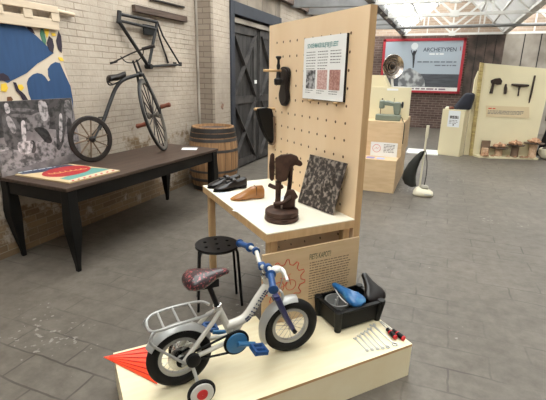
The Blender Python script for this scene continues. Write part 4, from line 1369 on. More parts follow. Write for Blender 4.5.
# lettering along the main tube (two blocks of dark blue letters)
mb = MB()
pth = spline([V3(0.672, 0.585), V3(0.64, 0.545), V3(0.585, 0.470), V3(0.565, 0.455)], 5)
for k in range(len(pth) - 1):
    p = (pth[k] + pth[k + 1]) / 2
    dd = (pth[k + 1] - pth[k]).normalized()
    up_ = dd.cross(Vector((0, 1, 0)))
    for q in (-1, 1):
        c = p + up_ * 0.0065 * q + Vector((0, -0.0222, 0))
        mb.obox(c, dd * 0.0034, up_ * (0.0045 if k % 3 else 0.003), Vector((0, 0.0012, 0)))
mb.build('frame_lettering', mat('decal_navy', (46, 54, 84), 0.5), t)
# seat post and saddle
MB().tube([V3(0.43, 0.56), V3(0.398, 0.66)], 0.0125, 12).build('seat_post', M_black, t)
MB().ring(V3(0.432, 0.556), V3(0.398, 0.66) - V3(0.43, 0.56), 0.0165, 0.006, 20, 8).build('seat_clamp', M_chrome, t)
M_saddle = mat('patterned_saddle', (48, 34, 38), 0.3, 0, 0, 95, (160, 76, 80), 0, None, 0.2, 2, (0.37, 0.43))
rings = []
for f, hw, zt_, zb_ in ((0, 0.028, 0.702, 0.668), (0.05, 0.056, 0.716, 0.655), (0.18, 0.076, 0.728, 0.65), (0.34, 0.076, 0.728, 0.655), (0.5, 0.056, 0.724, 0.662), (0.66, 0.035, 0.722, 0.672), (0.84, 0.025, 0.722, 0.682), (0.96, 0.02, 0.716, 0.686), (1.0, 0.010, 0.708, 0.692)):
    x = 0.285 + 0.205 * f
    zt_, zb_ = zt_ + 0.012, zb_ + 0.020
    rings.append([V3(x, (zt_ + zb_) / 2 + (zt_ - zb_) / 2 * (math.sin(a) if math.sin(a) > 0 else math.sin(a)), hw * math.copysign(abs(math.cos(a)) ** 0.75, math.cos(a))) for a in [2 * math.pi * k / 18 for k in range(18)]])
mb = MB().loft(rings); bm_fix(mb)
mb.build('saddle', M_saddle, t)
MB().box(0.34, 0.44, BB0 - 0.012, BB0 + 0.012, 0.655, 0.69).build('saddle_rail', M_black, t)
# rear carrier
for s in (-1, 1):
    pts = spline([V3(0.405, 0.55, 0.03 * s), V3(0.37, 0.558, 0.06 * s), V3(0.25, 0.555, 0.07 * s), V3(0.165, 0.545, 0.068 * s), V3(0.13, 0.535, 0.045 * s), V3(0.122, 0.532, 0.0)], 4)
    MB().tube(pts, 0.0065, 8).build('carrier_rail', M_silver, t)
    MB().tube(spline([V3(0.14, 0.537, 0.055 * s), V3(0.125, 0.52, 0.066 * s), V3(0.132, 0.48, 0.070 * s), rcw + Vector((0.01, 0.066 * s, 0.0))], 4), 0.006, 8).build('carrier_stay', M_silver, t)
for a, z in ((0.18, 0.547), (0.245, 0.555), (0.32, 0.558)):
    MB().tube([V3(a, z, -0.068), V3(a, z, 0.068)], 0.005, 8).build('carrier_crossbar', M_silver, t)
# fork, stem, handlebar
fcr = V3(0.722, 0.542)
axis_s = (ht - hb).normalized()
MB().obox(fcr, sdir * 0.017, sax * 0.045, axis_s * 0.014).build('fork_crown', M_blue_fork, t, bevel=0.006)
for s in (-1, 1):
    MB().tube([fcr + sax * 0.04 * s, fcr * 0.45 + fcw * 0.55 + sax * 0.044 * s + sdir * -0.004, fcw + sax * 0.047 * s], [0.016, 0.0145, 0.011], 12).build('fork_blade', M_blue_fork, t)
    MB().cyl(fcw + sax * 0.036 * s, fcw + sax * 0.066 * s, 0.011).build('axle_nut', M_black, t)
MB().tube([ht + axis_s * -0.006, ht + axis_s * 0.012], 0.022, 14).build('headset', M_chrome, t)
MB().tube([ht, V3(0.655, 0.715)], 0.013, 12).build('stem', M_chrome, t)
MB().obox(V3(0.654, 0.706), sdir * 0.016, sax * 0.017, Vector((0, 0, 0.016))).build('stem_clamp', M_blue, t, bevel=0.006)
hc_ = V3(0.652, 0.712)
BARW = 0.235


def hb_pt(f, back, dz):
    return hc_ + sax * f + sdir * -back + Vector((0, 0, dz))


MB().tube(spline([hb_pt(-0.16, 0.01, 0.025), hb_pt(-0.10, -0.005, 0.026), hb_pt(-0.03, 0, 0.0), hb_pt(0.03, 0, 0.0), hb_pt(0.10, -0.005, 0.026), hb_pt(0.16, 0.01, 0.025)], 5), 0.011, 12).build('handlebar', M_white_paint, t)
for s in (-1, 1):
    p0, p1 = hb_pt(0.15 * s, 0.008, 0.026), hb_pt(0.262 * s, 0.035, 0.010)
    dd = (p1 - p0).normalized()
    L_g = (p1 - p0).length
    MB().lathe([(0.013, 0), (0.023, 0.002), (0.023, 0.007), (0.0145, 0.011), (0.0145, L_g * 0.55), (0.0155, L_g - 0.012), (0.021, L_g - 0.010), (0.021, L_g - 0.004), (0.010, L_g)], p0, dd, 18).build('grip', M_blue, t)
# small bar clamps, brake lever, reflector bracket
MB().cyl(hb_pt(0.10, -0.005, 0.026) - sax * 0.009, hb_pt(0.10, -0.005, 0.026) + sax * 0.009, 0.019).build('bar_clamp', M_blue, t)
MB().cyl(hb_pt(-0.085, -0.003, 0.022) - sax * 0.010, hb_pt(-0.085, -0.003, 0.022) + sax * 0.010, 0.020).build('bar_clamp', M_blue, t)
bl = hb_pt(-0.12, -0.01, 0.028)
MB().tube(spline([bl, bl + sdir * 0.03 + Vector((0, 0, 0.004)), bl + sdir * 0.042 - sax * 0.03, bl + sdir * 0.038 - sax * 0.085 + Vector((0, 0, -0.016))], 4), [0.012] * 5 + [0.010] * 4 + [0.007] * 4, 10).build('brake_lever', M_white_plastic, t)
MB().ball(bl + sdir * 0.018, 0.024, 0.022, 0.016).build('lever_bracket', M_white_plastic, t)
MB().tube(spline([bl + sdir * 0.02, bl + sdir * 0.05 + Vector((0, 0, -0.03)), V3(0.738, 0.60, -0.03), V3(0.735, 0.545, -0.01)], 5), 0.003, 6).build('brake_cable', M_white_plastic, t)
for s in (-1, 1):
    MB().tube(spline([V3(0.742, 0.565, 0.0), V3(0.752, 0.55, 0.028 * s), V3(0.742, 0.51, 0.036 * s)], 4), 0.0065, 8).build('brake_caliper', M_silver, t)
# chain case, chainwheel, cranks, pedals
ca_ = MB()
ys = -0.052
pf = []
for k in range(16):
    a = R(80) + R(200) * k / 15 if False else R(-85) + R(170) * k / 15
    pf.append(V3(0.505 + 0.054 * math.cos(a), 0.371 + 0.054 * math.sin(a), ys + 0.012))
for k in range(10):
    a = R(95) + R(170) * k / 9
    pf.append(V3(0.268 + 0.016 * math.cos(a), 0.352 + 0.016 * math.sin(a), ys + 0.012))
ca_.tube(pf, 0.0055, 8, closed=True).build('chain', M_black_plastic, t)
MB().lathe([(0.05, -0.004), (0.062, -0.004), (0.062, 0.003), (0.05, 0.003)], V3(0.505, 0.37, ys + 0.004), (0, -1, 0), 32, caps=False).build('chain_guard_ring', M_black_plastic, t)
MB().lathe([(0.008, -0.003), (0.026, -0.003), (0.026, 0.003), (0.008, 0.003)], rcw + Vector((0, ys + 0.006, 0)), (0, -1, 0), 24, caps=False).build('rear_sprocket', M_black_plastic, t)
MB().lathe([(0.001, -0.004), (0.050, -0.004), (0.052, 0.0), (0.050, 0.005), (0.028, 0.008), (0.001, 0.008)], V3(0.505, 0.37, ys - 0.002), (0, -1, 0), 32).build('chainwheel_disc', M_blue_light, t)
cr1 = V3(0.588, 0.352, ys - 0.02)
MB().tube([V3(0.505, 0.37, ys - 0.012), cr1], [0.013, 0.0105], 10).build('crank', M_blue_light, t)
cr2 = V3(0.425, 0.388, 0.05)
MB().tube([V3(0.505, 0.37, 0.04), cr2], [0.013, 0.0105], 10).build('crank', M_blue_light, t)
for c, s in ((cr1, -1), (cr2, 1)):
    pp = MB()
    mid = c + Vector((0, 0.045 * s, 0))
    tl = Matrix.Rotation(R(12), 3, 'Y')
    for q in (-1, 1):
        pp.obox(mid + tl @ Vector((0.027 * q, 0, 0)), tl @ Vector((0.006, 0, 0)), Vector((0, 0.034, 0)), tl @ Vector((0, 0, 0.011)))
    for yq in (-0.03, 0.0, 0.03):
        pp.obox(mid + Vector((0, yq, 0)), tl @ Vector((0.026, 0, 0)), Vector((0, 0.006, 0)), tl @ Vector((0, 0, 0.009)))
    pp.build('pedal', M_blue, t)
# rear axle, training wheels
for s in (-1, 1):
    ax0 = rcw + Vector((0.0, 0.06 * s, 0))
    MB().cyl(rcw + Vector((0, 0.035 * s, 0)), rcw + Vector((0, 0.07 * s, 0)), 0.011).build('axle_nut', M_chrome, t)
    if s < 0:
        MB().lathe([(0.026, 0), (0.031, 0.004), (0.031, 0.022), (0.022, 0.028), (0.001, 0.028)], V3(0.29, 0.372, -0.075), (0, -1, 0), 24).build('axle_cap', M_black_plastic, t)
    tw = V3(0.298, DZ + 0.062, 0.165 * s)
    MB().tube(spline([V3(0.285, 0.37, 0.075 * s), V3(0.287, 0.335, 0.08 * s), V3(0.292, 0.305, 0.105 * s), V3(0.296, 0.275, 0.125 * s), tw], 4), 0.008, 8).build('outrigger_arm', M_steel, t)
    wo = MB().lathe([(0.001, -0.014), (0.05, -0.014), (0.05, 0.014), (0.042, 0.017), (0.026, 0.014), (0.001, 0.014)], tw, (0, 1.0 * s, 0), 32).build('training_wheel', M_white_plastic, t)
    MB().ring(tw, (0, 1, 0), 0.054, 0.0085, 40, 10).build('tyre', M_rubber, wo)
    MB().lathe([(0.001, 0.018), (0.022, 0.018), (0.025, 0.013), (0.025, 0.010)], tw, (0, 1.0 * s, 0), 24, caps=False).build('hub_cap', M_red, wo)
MB().lathe([(0.02, -0.001), (0.058, 0.0), (0.058, 0.002), (0.02, 0.003)], rcw + Vector((0, -0.02, 0)), (0, 1, 0), 32, caps=False).build('spoke_guard', M_chrome, t)

# ------------------------------------------------------------ orange ribbed plastic behind the rear wheel
t = thing('orange_ribbed_triangle', 'fluorescent orange ribbed plastic triangle lying on the platform behind the bicycle', 'plastic triangle', (0.1, -0.15, DZ), 'E')
tip = Vector((-0.046, -0.022, DZ + 0.003))
A, B_ = Vector((0.187, -0.030, DZ + 0.003)), Vector((0.152, -0.325, DZ + 0.003))
n = 12
low, hi_ = [], []
V, F = [tip, tip + Vector((0, 0, 0.004))], []
for k in range(n + 1):
    p = A + (B_ - A) * k / n + Vector((0, 0, 0.013 if k % 2 else 0.0))
    V += [p, p + Vector((0, 0, 0.004))]
for k in range(n):
    a0, b0 = 2 + 2 * k, 4 + 2 * k
    F += [(0, a0, b0), (1, b0 + 1, a0 + 1), (a0, a0 + 1, b0 + 1, b0)]
F += [(0, 1, 3, 2), (0, 2 + 2 * n, 3 + 2 * n, 1)]
mb = MB().add(V, F); bm_fix(mb)
mb.build('ribbed_sheet', M_orange, t, smooth=False)
M_rib_shade = mat('rib_shade_orange', (206, 44, 26), 0.5)  # shade of the ribs put into colour as darker ridge lines
for k in range(1, n, 2):
    p = A + (B_ - A) * k / n + Vector((0, 0, 0.013))
    MB().tube([tip + (p - tip) * 0.12 + Vector((0, 0, 0.004)), p + Vector((0, 0, 0.005))], [0.001, 0.0038], 6).build('rib_shade_line', M_rib_shade, t)

# ------------------------------------------------------------ black crate with saddles
CA0, CA1, CB0, CB1, CZ = 1.118, 1.478, -0.352, -0.130, DZ + 0.128
t = thing('black_crate', 'low black plastic crate holding bicycle saddles on the platform corner', 'crate', ((CA0 + CA1) / 2, (CB0 + CB1) / 2, DZ), 'E')
CA1 = 1.426
z0 = DZ + 0.012
MB().box(CA0 + 0.01, CA1 - 0.01, CB0 + 0.01, CB1 - 0.01, z0, z0 + 0.006).build('crate_floor', M_black_plastic, t)
for x0, x1, y0, y1 in ((CA0 + 0.008, CA0 + 0.014, CB0 + 0.02, CB1 - 0.02), (CA1 - 0.014, CA1 - 0.008, CB0 + 0.02, CB1 - 0.02), (CA0 + 0.02, CA1 - 0.02, CB0 + 0.008, CB0 + 0.014), (CA0 + 0.02, CA1 - 0.02, CB1 - 0.014, CB1 - 0.008)):
    MB().box(x0, x1, y0, y1, z0, CZ).build('side_panel', M_black_plastic, t)
for cx in (CA0 + 0.016, CA1 - 0.016):
    for cy in (CB0 + 0.016, CB1 - 0.016):
        ox, oy = (0.012 if cx > 1.3 else -0.012), (-0.012 if cy < -0.25 else -0.006)
        MB().tube([(cx, cy, DZ + 0.001), (cx, cy, DZ + 0.01), (cx + ox, cy + oy, CZ - 0.01), (cx + ox, cy + oy, CZ + 0.002), (cx + ox, cy + oy, CZ + 0.006)], [0.018, 0.019, 0.023, 0.023, 0.019], 20).build('corner_post', M_black_plastic, t)
for x0, x1, y0, y1 in ((CA0 - 0.012, CA0 + 0.014, CB0 + 0.02, CB1 - 0.02), (CA1 - 0.014, CA1 + 0.012, CB0 + 0.02, CB1 - 0.02), (CA0 + 0.02, CA1 - 0.02, CB0 - 0.012, CB0 + 0.014), (CA0 + 0.02, CA1 - 0.02, CB1 - 0.014, CB1 - 0.002)):
    MB().box(x0, x1, y0, y1, CZ - 0.012, CZ).build('rim', M_black_plastic, t, bevel=0.004)


def saddle(tail, nose, L0, z_t, z_n, m, label, wid=0.068, twist=0.0):
    tail, nose = Vector((tail[0], tail[1], z_t)), Vector((nose[0], nose[1], z_n))
    d_ = nose - tail
    sd_ = d_.cross(Vector((0, 0, 1))).normalized()
    sd_ = Matrix.Rotation(twist, 3, d_) @ sd_
    up_ = sd_.cross(d_).normalized()
    t = thing('bicycle_saddle', label, 'saddle', tail, 'E', 'loose saddles in the crate')
    rings = []
    for f, hw, zt_, zb_ in ((0, 0.030, 0.0, -0.02), (0.06, 0.055, 0.010, -0.035), (0.18, 0.068, 0.016, -0.042), (0.33, 0.066, 0.018, -0.042), (0.48, 0.046, 0.016, -0.036), (0.64, 0.029, 0.014, -0.030), (0.82, 0.021, 0.012, -0.026), (0.95, 0.018, 0.008, -0.022), (1.0, 0.010, 0.0, -0.014)):
        k = wid / 0.068
        rings.append([tail + d_ * f + sd_ * hw * k * math.copysign(abs(math.cos(a)) ** 0.7, math.cos(a)) + up_ * ((zt_ + zb_) / 2 + (zt_ - zb_) / 2 * math.sin(a)) for a in [2 * math.pi * q / 18 for q in range(18)]])
    mb = MB().loft(rings); bm_fix(mb)
    mb.build('saddle_top', m, t)
    for s in (-1, 1):
        MB().tube(spline([tail + d_ * 0.12 + sd_ * 0.03 * s - up_ * 0.03, tail + d_ * 0.3 + sd_ * 0.02 * s - up_ * 0.055, tail + d_ * 0.6 + sd_ * 0.018 * s - up_ * 0.05, tail + d_ * 0.92 - up_ * 0.02 + sd_ * 0.006 * s], 4), 0.0035, 6).build('saddle_rail', M_steel, t)
    return t


M_bsad = mat('blue_saddle_vinyl', (40, 100, 156), 0.3, 0, 0, 16, (76, 136, 172), 0, None, 0.2, 3, (0.36, 0.5))
saddle((1.295, -0.345), (1.232, -0.135), 0.25, DZ + 0.145, DZ + 0.18, M_bsad, 'light blue bicycle saddle lying across the black crate', 0.056)
saddle((1.424, -0.335), (1.416, -0.185), 0.25, DZ + 0.118, DZ + 0.232, M_shoe, 'black bicycle saddle with its nose up, leaning out of the crate', 0.074)
t = thing('grey_tub', 'round pale grey tub inside the black crate behind the blue saddle', 'tub', (1.215, -0.19, DZ + 0.02), 'E')
MB().lathe([(0.055, DZ + 0.02), (0.070, DZ + 0.112), (0.075, DZ + 0.114), (0.075, DZ + 0.120), (0.067, DZ + 0.120), (0.053, DZ + 0.024), (0.001, DZ + 0.024)], (1.208, -0.222, 0), n=32).build('tub', mat('smoke_plastic', (140, 140, 138), 0.3), t)
for k, (a, b) in enumerate(((1.185, -0.225), (1.215, -0.205))):
    tag(MB().cyl((a, b, DZ + 0.03), (a + 0.01, b + 0.005, DZ + 0.125), 0.006).build('steel_bit', M_steel, None, 'E', (a, b, DZ + 0.03)), 'steel bit standing in the grey tub, %s of the two' % ('left' if k == 0 else 'right'), 'tool bit')
for k, (a, b, an) in enumerate(((1.17, -0.30, 0.3), (1.19, -0.275, 0.5), (1.20, -0.31, 0.1))):
    e = Vector((math.cos(an), math.sin(an), 0))
    tag(MB().tube([Vector((a, b, DZ + 0.055)) - e * 0.035, Vector((a, b, DZ + 0.06)) + e * 0.04], 0.006, 8).build('loose_bolt', M_steel, None, 'E', (a, b, DZ + 0.05)), 'loose steel bolt in the front corner of the black crate', 'bolt', 'loose bolts in the crate')


# ------------------------------------------------------------ wrenches and screwdrivers
def wrench(p0, p1, sz, label):
    p0, p1 = Vector((p0[0], p0[1], DZ + 0.001)), Vector((p1[0], p1[1], DZ + 0.001))
    d_ = (p1 - p0); L = d_.length; d_.normalize()
    s_ = Vector((-d_.y, d_.x, 0))
    h = Vector((0, 0, 0.005))
    pt = lambda u, v: p0 + d_ * u + s_ * v
    mb = MB()
    jaw = [(0.0, 0.55), (-0.1, 0.95), (0.35, 1.25), (1.0, 1.2), (1.6, 0.75), (2.0, 0.36), (2.0, -0.36), (1.6, -0.75), (1.0, -1.2), (0.35, -1.25), (-0.1, -0.95), (0.0, -0.55), (0.75, -0.5), (0.95, 0.0), (0.75, 0.5)]
    mb.prism([pt(a * sz, b * sz) for a, b in jaw], h)
    mb.prism([pt(1.9 * sz, 0.36 * sz), pt(L - 1.8 * sz, 0.28 * sz), pt(L - 1.8 * sz, -0.28 * sz), pt(1.9 * sz, -0.36 * sz)], h)
    mb.ring(pt(L - 1.0 * sz, 0) + h * 0.6, (0, 0, 1), 0.78 * sz, 0.26 * sz + 0.0008, 20, 8)
    o = mb.build('combination_wrench', M_steel, None, 'E', p0)
    return tag(o, label, 'wrench', 'wrenches laid out on the platform')


W_ = [((1.182, -0.427), (1.172, -0.552), 0.0085, 'smallest combination wrench, farthest from the screwdrivers'),
      ((1.215, -0.418), (1.200, -0.558), 0.009, 'second combination wrench of the row counting from the smallest'),
      ((1.247, -0.408), (1.230, -0.565), 0.0095, 'third combination wrench of the row counting from the smallest'),
      ((1.279, -0.400), (1.258, -0.572), 0.010, 'fourth combination wrench of the row counting from the smallest'),
      ((1.311, -0.388), (1.288, -0.578), 0.011, 'fifth combination wrench of the row, beside the largest wrench'),
      ((1.350, -0.365), (1.338, -0.580), 0.0145, 'largest combination wrench, next to the screwdrivers')]
for p in W_:
    wrench(*p)


def driver(p0, p1, label):
    """tip at p0, end of the handle at p1"""
    p0, p1 = Vector((p0[0], p0[1], DZ + 0.015)), Vector((p1[0], p1[1], DZ + 0.0155))
    d_ = (p1 - p0); L = d_.length; d_.normalize()
    t = thing('screwdriver', label, 'screwdriver', p1 - Vector((0, 0, 0.0145)), 'E', 'screwdrivers on the platform')
    MB().tube([p0, p1 - d_ * 0.09], 0.0032, 8).build('blade', M_steel, t)
    h0 = p1 - d_ * 0.10
    MB().lathe([(0.007, 0), (0.012, 0.006), (0.0095, 0.016), (0.0135, 0.03), (0.0145, 0.06), (0.014, 0.08)], h0, d_, 14).build('handle', M_black_plastic, t)
    MB().lathe([(0.014, 0.08), (0.0140, 0.082), (0.012, 0.087), (0.004, 0.088)], h0, d_, 14).build('end_cap', M_red, t)
    MB().lathe([(0.0140, 0.034), (0.0147, 0.036), (0.0150, 0.041), (0.0147, 0.043)], h0, d_, 14, caps=False).build('grip_band', M_red, t)
    return t


driver((1.405, -0.38), (1.405, -0.575), 'black and red screwdriver nearer the platform corner edge')
driver((1.398, -0.375), (1.368, -0.55), 'black and red screwdriver beside the largest wrench')

# ------------------------------------------------------------ sewing machine stand
t = thing('stepped_plinth', 'stepped pale plywood plinth carrying the sewing machine', 'plinth', (-0.9, 6.3, 0))
KX0, KX1, KY = -1.55, -0.50, 5.84
MB().prism([(KX0, KY, 0), (KX1, KY, 0), (KX1, KY, 0.46), (KX0, KY, 0.46)], (0, 1.5, 0)).build('low_box', M_kiosk, t, bevel=0.002)
MB().box(KX0, -0.475, 6.14, 7.3, 0.46, 0.96).build('tall_box', M_kiosk, t, bevel=0.002)
MB().box(KX0, -0.455, 6.55, 6.58, 0.96, 1.424).build('back_board', M_cream_board, t, bevel=0.002)
MB().prism([(-1.5, 7.0, 0.96), (-0.83, 7.0, 0.96), (-0.83, 7.0, 1.42), (-0.93, 7.0, 1.595), (-1.5, 7.0, 1.60)], (0, 0.3, 0)).build('rear_box', M_cream_board, t)
PK = Pl((0, 6.55, 0), (1, 0, 0), (0, 0, 1))
mb = MB(); rect(mb, PK, -0.80, -0.64, 1.375, 1.405, 0.0005, 0.002); mb.build('paper_strip', M_paper, t)
# leaflets and the sign card on the low step
t = thing('info_card', 'white information card with a round emblem standing on the low plinth step', 'sign', (-0.7, 6.1, 0.46))
MB().box(-0.905, -0.53, 6.115, 6.12, 0.462, 0.665).build('card', M_paper, t)
PC = Pl((0, 6.115, 0), (1, 0, 0), (0, 0, 1))
mb = MB(); mb.tube([PC.p(-0.82 + 0.055 * math.cos(a), 0.575 + 0.055 * math.sin(a), 0.001) for a in [2 * math.pi * k / 20 for k in range(20)]], 0.003, 5, closed=True)
mb.tube(spline([PC.p(-0.85, 0.56, 0.001), PC.p(-0.82, 0.59, 0.001), PC.p(-0.81, 0.565, 0.001), PC.p(-0.79, 0.59, 0.001)], 4), 0.002, 5)
mb.build('emblem', M_red_ink, t)
mb = MB(); lines_into(mb, PC, -0.72, -0.56, 0.52, 0.645, 6, 0.009); mb.build('small_print', M_ink, t)
for k, (x, y, m, lb) in enumerate(((-1.0, 5.93, mat('leaflet_red', (196, 96, 84), 0.6), 'red leaflet on the low plinth step beside the peg board'), (-0.87, 5.95, mat('leaflet_violet', (150, 140, 190), 0.6), 'violet leaflet on the low plinth step before the card'),
                                   (-0.73, 5.94, mat('leaflet_blue', (170, 176, 214), 0.6), 'pale blue leaflet on the low plinth step before the card'))):
    tag(MB().box(x - 0.055, x + 0.055, y - 0.05, y + 0.06, 0.461, 0.466).build('leaflet', m, None, 'W', (x, y, 0.46)), lb, 'leaflet', 'leaflets on the low plinth step')
# sewing machine
t = thing('sewing_machine', 'mint green vintage sewing machine on the stepped plywood plinth', 'sewing machine', (-0.72, 6.3, 0.96))
z = 0.961
MB().box(-0.895, -0.545, 6.24, 6.40, z, z + 0.085).build('bed', M_mint, t, bevel=0.012)
MB().prism([(-0.64, 6.27, z + 0.085), (-0.56, 6.27, z + 0.085), (-0.555, 6.27, z + 0.235), (-0.575, 6.27, z + 0.265), (-0.65, 6.27, z + 0.262), (-0.665, 6.27, z + 0.22)], (0, 0.10, 0)).build('pillar', M_mint, t, bevel=0.015)
MB().prism([(-0.65, 6.275, z + 0.255), (-0.655, 6.275, z + 0.205), (-0.79, 6.275, z + 0.215), (-0.80, 6.275, z + 0.275), (-0.74, 6.275, z + 0.28)], (0, 0.09, 0)).build('arm', M_mint, t, bevel=0.015)
MB().box(-0.86, -0.785, 6.27, 6.37, z + 0.165, z + 0.285).build('head', M_mint, t, bevel=0.018)
MB().cyl((-0.835, 6.30, z + 0.085), (-0.835, 6.30, z + 0.17), 0.007).build('needle_bar', M_chrome, t)
MB().lathe([(0.02, 0), (0.045, 0.006), (0.047, 0.02), (0.03, 0.028)], (-0.553, 6.32, z + 0.225), (1, 0, 0), 24).build('hand_wheel', M_black_plastic, t)
MB().cyl((-0.66, 6.33, z + 0.26), (-0.66, 6.33, z + 0.32), 0.005).build('spool_pin', M_chrome, t)
MB().cyl((-0.825, 6.32, z + 0.285), (-0.825, 6.32, z + 0.31), 0.012).build('pressure_knob', M_chrome, t)
tag(MB().tube(spline([(-0.545, 6.30, z + 0.06), (-0.52, 6.28, z + 0.04), (-0.50, 6.2, z + 0.01), (-0.468, 6.13, z - 0.03), (-0.466, 6.128, z - 0.15), (-0.468, 6.125, z - 0.3)], 5), 0.006, 6).build('power_cord', M_old_iron, None, 'W', (-0.5, 6.2, z)), 'dark power cord running down the plinth from the sewing machine', 'cord')
# round electric heater dish behind
t = thing('dish_heater', 'round metal dish heater standing behind the sewing machine plinth', 'heater', (-0.88, 7.45, 0))
hcn = Vector((-0.845, 7.40, 1.735))
hax = Vector((0.75, -1, 0.05)).normalized()
MB().lathe([(0.02, 0.07), (0.09, 0.06), (0.15, 0.03), (0.19, -0.01), (0.195, -0.012), (0.19, -0.022), (0.15, 0.015), (0.09, 0.045), (0.02, 0.055)], hcn, -hax, 40).build('dish', mat('worn_nickel', (190, 184, 178), 0.25, 0.9, 0, 14, (140, 128, 120), 0), t)
for rr_ in (0.05, 0.09, 0.13):
    MB().ring(hcn - hax * 0.02, hax, rr_, 0.006, 32, 6).build('guard_ring', M_old_wood, t)
MB().lathe([(0.035, -0.02), (0.04, 0.03), (0.02, 0.05)], hcn, hax * -1, 20).build('element', M_old_iron, t)
MB().tube([hcn + Vector((0, 0.03, -0.18)), hcn + Vector((0.02, 0.04, -0.33)), (hcn.x + 0.02, hcn.y + 0.04, 0.0)], 0.022, 12).build('stand', M_paper, t)
MB().lathe([(0.09, 0), (0.09, 0.01), (0.03, 0.03)], (hcn.x + 0.02, hcn.y + 0.04, 0), n=24).build('foot', M_old_iron, t)

# ------------------------------------------------------------ upright vacuum cleaner
t = thing('upright_vacuum', 'vintage upright vacuum cleaner with black bag standing on the floor', 'vacuum cleaner', (-0.15, 5.95, 0))
rings = []
for z_, k, o_ in ((0.004, 0.92, 0), (0.02, 1.0, 0), (0.05, 0.97, 0), (0.075, 0.80, -0.01), (0.10, 0.52, -0.03), (0.115, 0.30, -0.035)):
    rings.append([Vector((-0.115 + o_ + 0.135 * k * math.copysign(abs(math.cos(a)) ** 0.6, math.cos(a)), 5.93 + 0.105 * k * math.copysign(abs(math.sin(a)) ** 0.6, math.sin(a)), z_)) for a in [2 * math.pi * q / 24 for q in range(24)]])
MB().loft(rings).build('head', M_ivory, t)
MB().box(-0.09, 0.0, 5.822, 5.83, 0.03, 0.05).build('front_plate', M_steel, t)
MB().lathe([(0.06, 0.09), (0.062, 0.12), (0.045, 0.14), (0.001, 0.145)], (-0.11, 5.94, 0), n=24).build('motor_cover', mat('grey_motor', (150, 146, 132), 0.4), t)
hA, hB = Vector((-0.17, 5.98, 0.08)), Vector((-0.155, 6.03, 0.95))
MB().tube([hA, hA + (hB - hA) * 0.75, hB - Vector((0, 0, 0.15))], 0.013, 10).build('handle_tube', M_ivory, t)
MB().tube([hB - Vector((0, 0, 0.17)), hB - Vector((0, 0, 0.1)), hB], [0.018, 0.022, 0.02], 12).build('grip', M_ivory, t)
bg_ = [(-0.185, 0.60, 0.03), (-0.22, 0.54, 0.055), (-0.275, 0.44, 0.075), (-0.315, 0.32, 0.09), (-0.325, 0.22, 0.09), (-0.30, 0.14, 0.075), (-0.25, 0.095, 0.04)]
rings = [[Vector((x + rr_ * math.cos(a), 6.0 + rr_ * 0.85 * math.sin(a), z_ + 0.25 * rr_ * math.cos(a))) for a in [2 * math.pi * q / 18 for q in range(18)]] for x, z_, rr_ in bg_]
MB().loft(rings[::-1]).build('dust_bag', M_cloth_black, t)
MB().tube(spline([hB - Vector((0, 0, 0.3)), (-0.11, 5.98, 0.45), (-0.10, 5.97, 0.28), (-0.11, 5.96, 0.14)], 5), 0.006, 6).build('cord', M_black_plastic, t)

# low white slab on the floor
tag(MB().box(-0.62, 0.02, 9.35, 9.95, 0, 0.02).build('floor_sheet', M_paper, None, 'W', (-0.3, 9.65, 0)), 'low white sheet lying on the floor behind the vacuum cleaner', 'sheet')

# ------------------------------------------------------------ cream box with dark cloth
t = thing('tall_plinth', 'tall cream plinth with a white notice on its front beside the tool display', 'plinth', (0.24, 9.6, 0))
c0 = [Vector((0.005, 9.55, 0)), Vector((0.43, 9.40, 0)), Vector((0.52, 9.66, 0)), Vector((0.095, 9.81, 0))]
MB().prism(c0, (0, 0, 0.955)).build('box', M_cream_board, t, bevel=0.003)
ux = (c0[1] - c0[0]).normalized()
PN = Pl(c0[0], ux, (0, 0, 1))
mb = MB(); rect(mb, PN, 0.13, 0.37, 0.60, 0.93, 0.001, 0.003); mb.build('notice', M_card, t)
mb = MB(); rect(mb, PN, 0.165, 0.25, 0.77, 0.83, 0.0031, 0.004); rect(mb, PN, 0.255, 0.34, 0.77, 0.83, 0.0031, 0.004); mb.build('printed_picture', M_bw_small, t)
mb = MB(); lines_into(mb, PN, 0.16, 0.34, 0.66, 0.75, 3, 0.012, 0.0034); rect(mb, PN, 0.24, 0.27, 0.63, 0.66, 0.0031, 0.004); mb.build('small_print', M_ink, t)
t = thing('navy_cloth_bundle', 'dark navy cloth bundle lying on top of the tall cream plinth', 'cloth', (0.33, 9.60, 0.956))
rings = []
for z_, cx, rx, ry in ((0.957, 0.37, 0.15, 0.13), (0.98, 0.37, 0.175, 0.14), (1.08, 0.41, 0.15, 0.13), (1.18, 0.45, 0.125, 0.11), (1.26, 0.475, 0.10, 0.09), (1.29, 0.48, 0.06, 0.05)):
    rings.append([Vector((cx + rx * math.cos(a) * (1 + 0.06 * math.sin(5 * a)), 9.60 + ry * 0.9 * math.sin(a), z_)) for a in [2 * math.pi * q / 24 for q in range(24)]])
MB().loft(rings).build('cloth', M_cloth_navy, t)
tag(MB().lathe([(0.05, 0.956), (0.055, 0.97), (0.04, 0.995), (0.01, 1.0)], (0.10, 9.67, 0), n=18).build('white_bowl', M_ivory, None, 'W', (0.10, 9.67, 0.956)), 'small white bowl on the left of the tall cream plinth top', 'bowl')
tag(MB().lathe([(0.05, 0.956), (0.052, 0.99), (0.03, 1.01), (0.005, 1.012)], (0.17, 9.55, 0), n=14).build('wooden_block', M_grip_wood, None, 'W', (0.17, 9.55, 0.956)), 'brown wooden lump on the tall cream plinth before the navy cloth', 'wood')

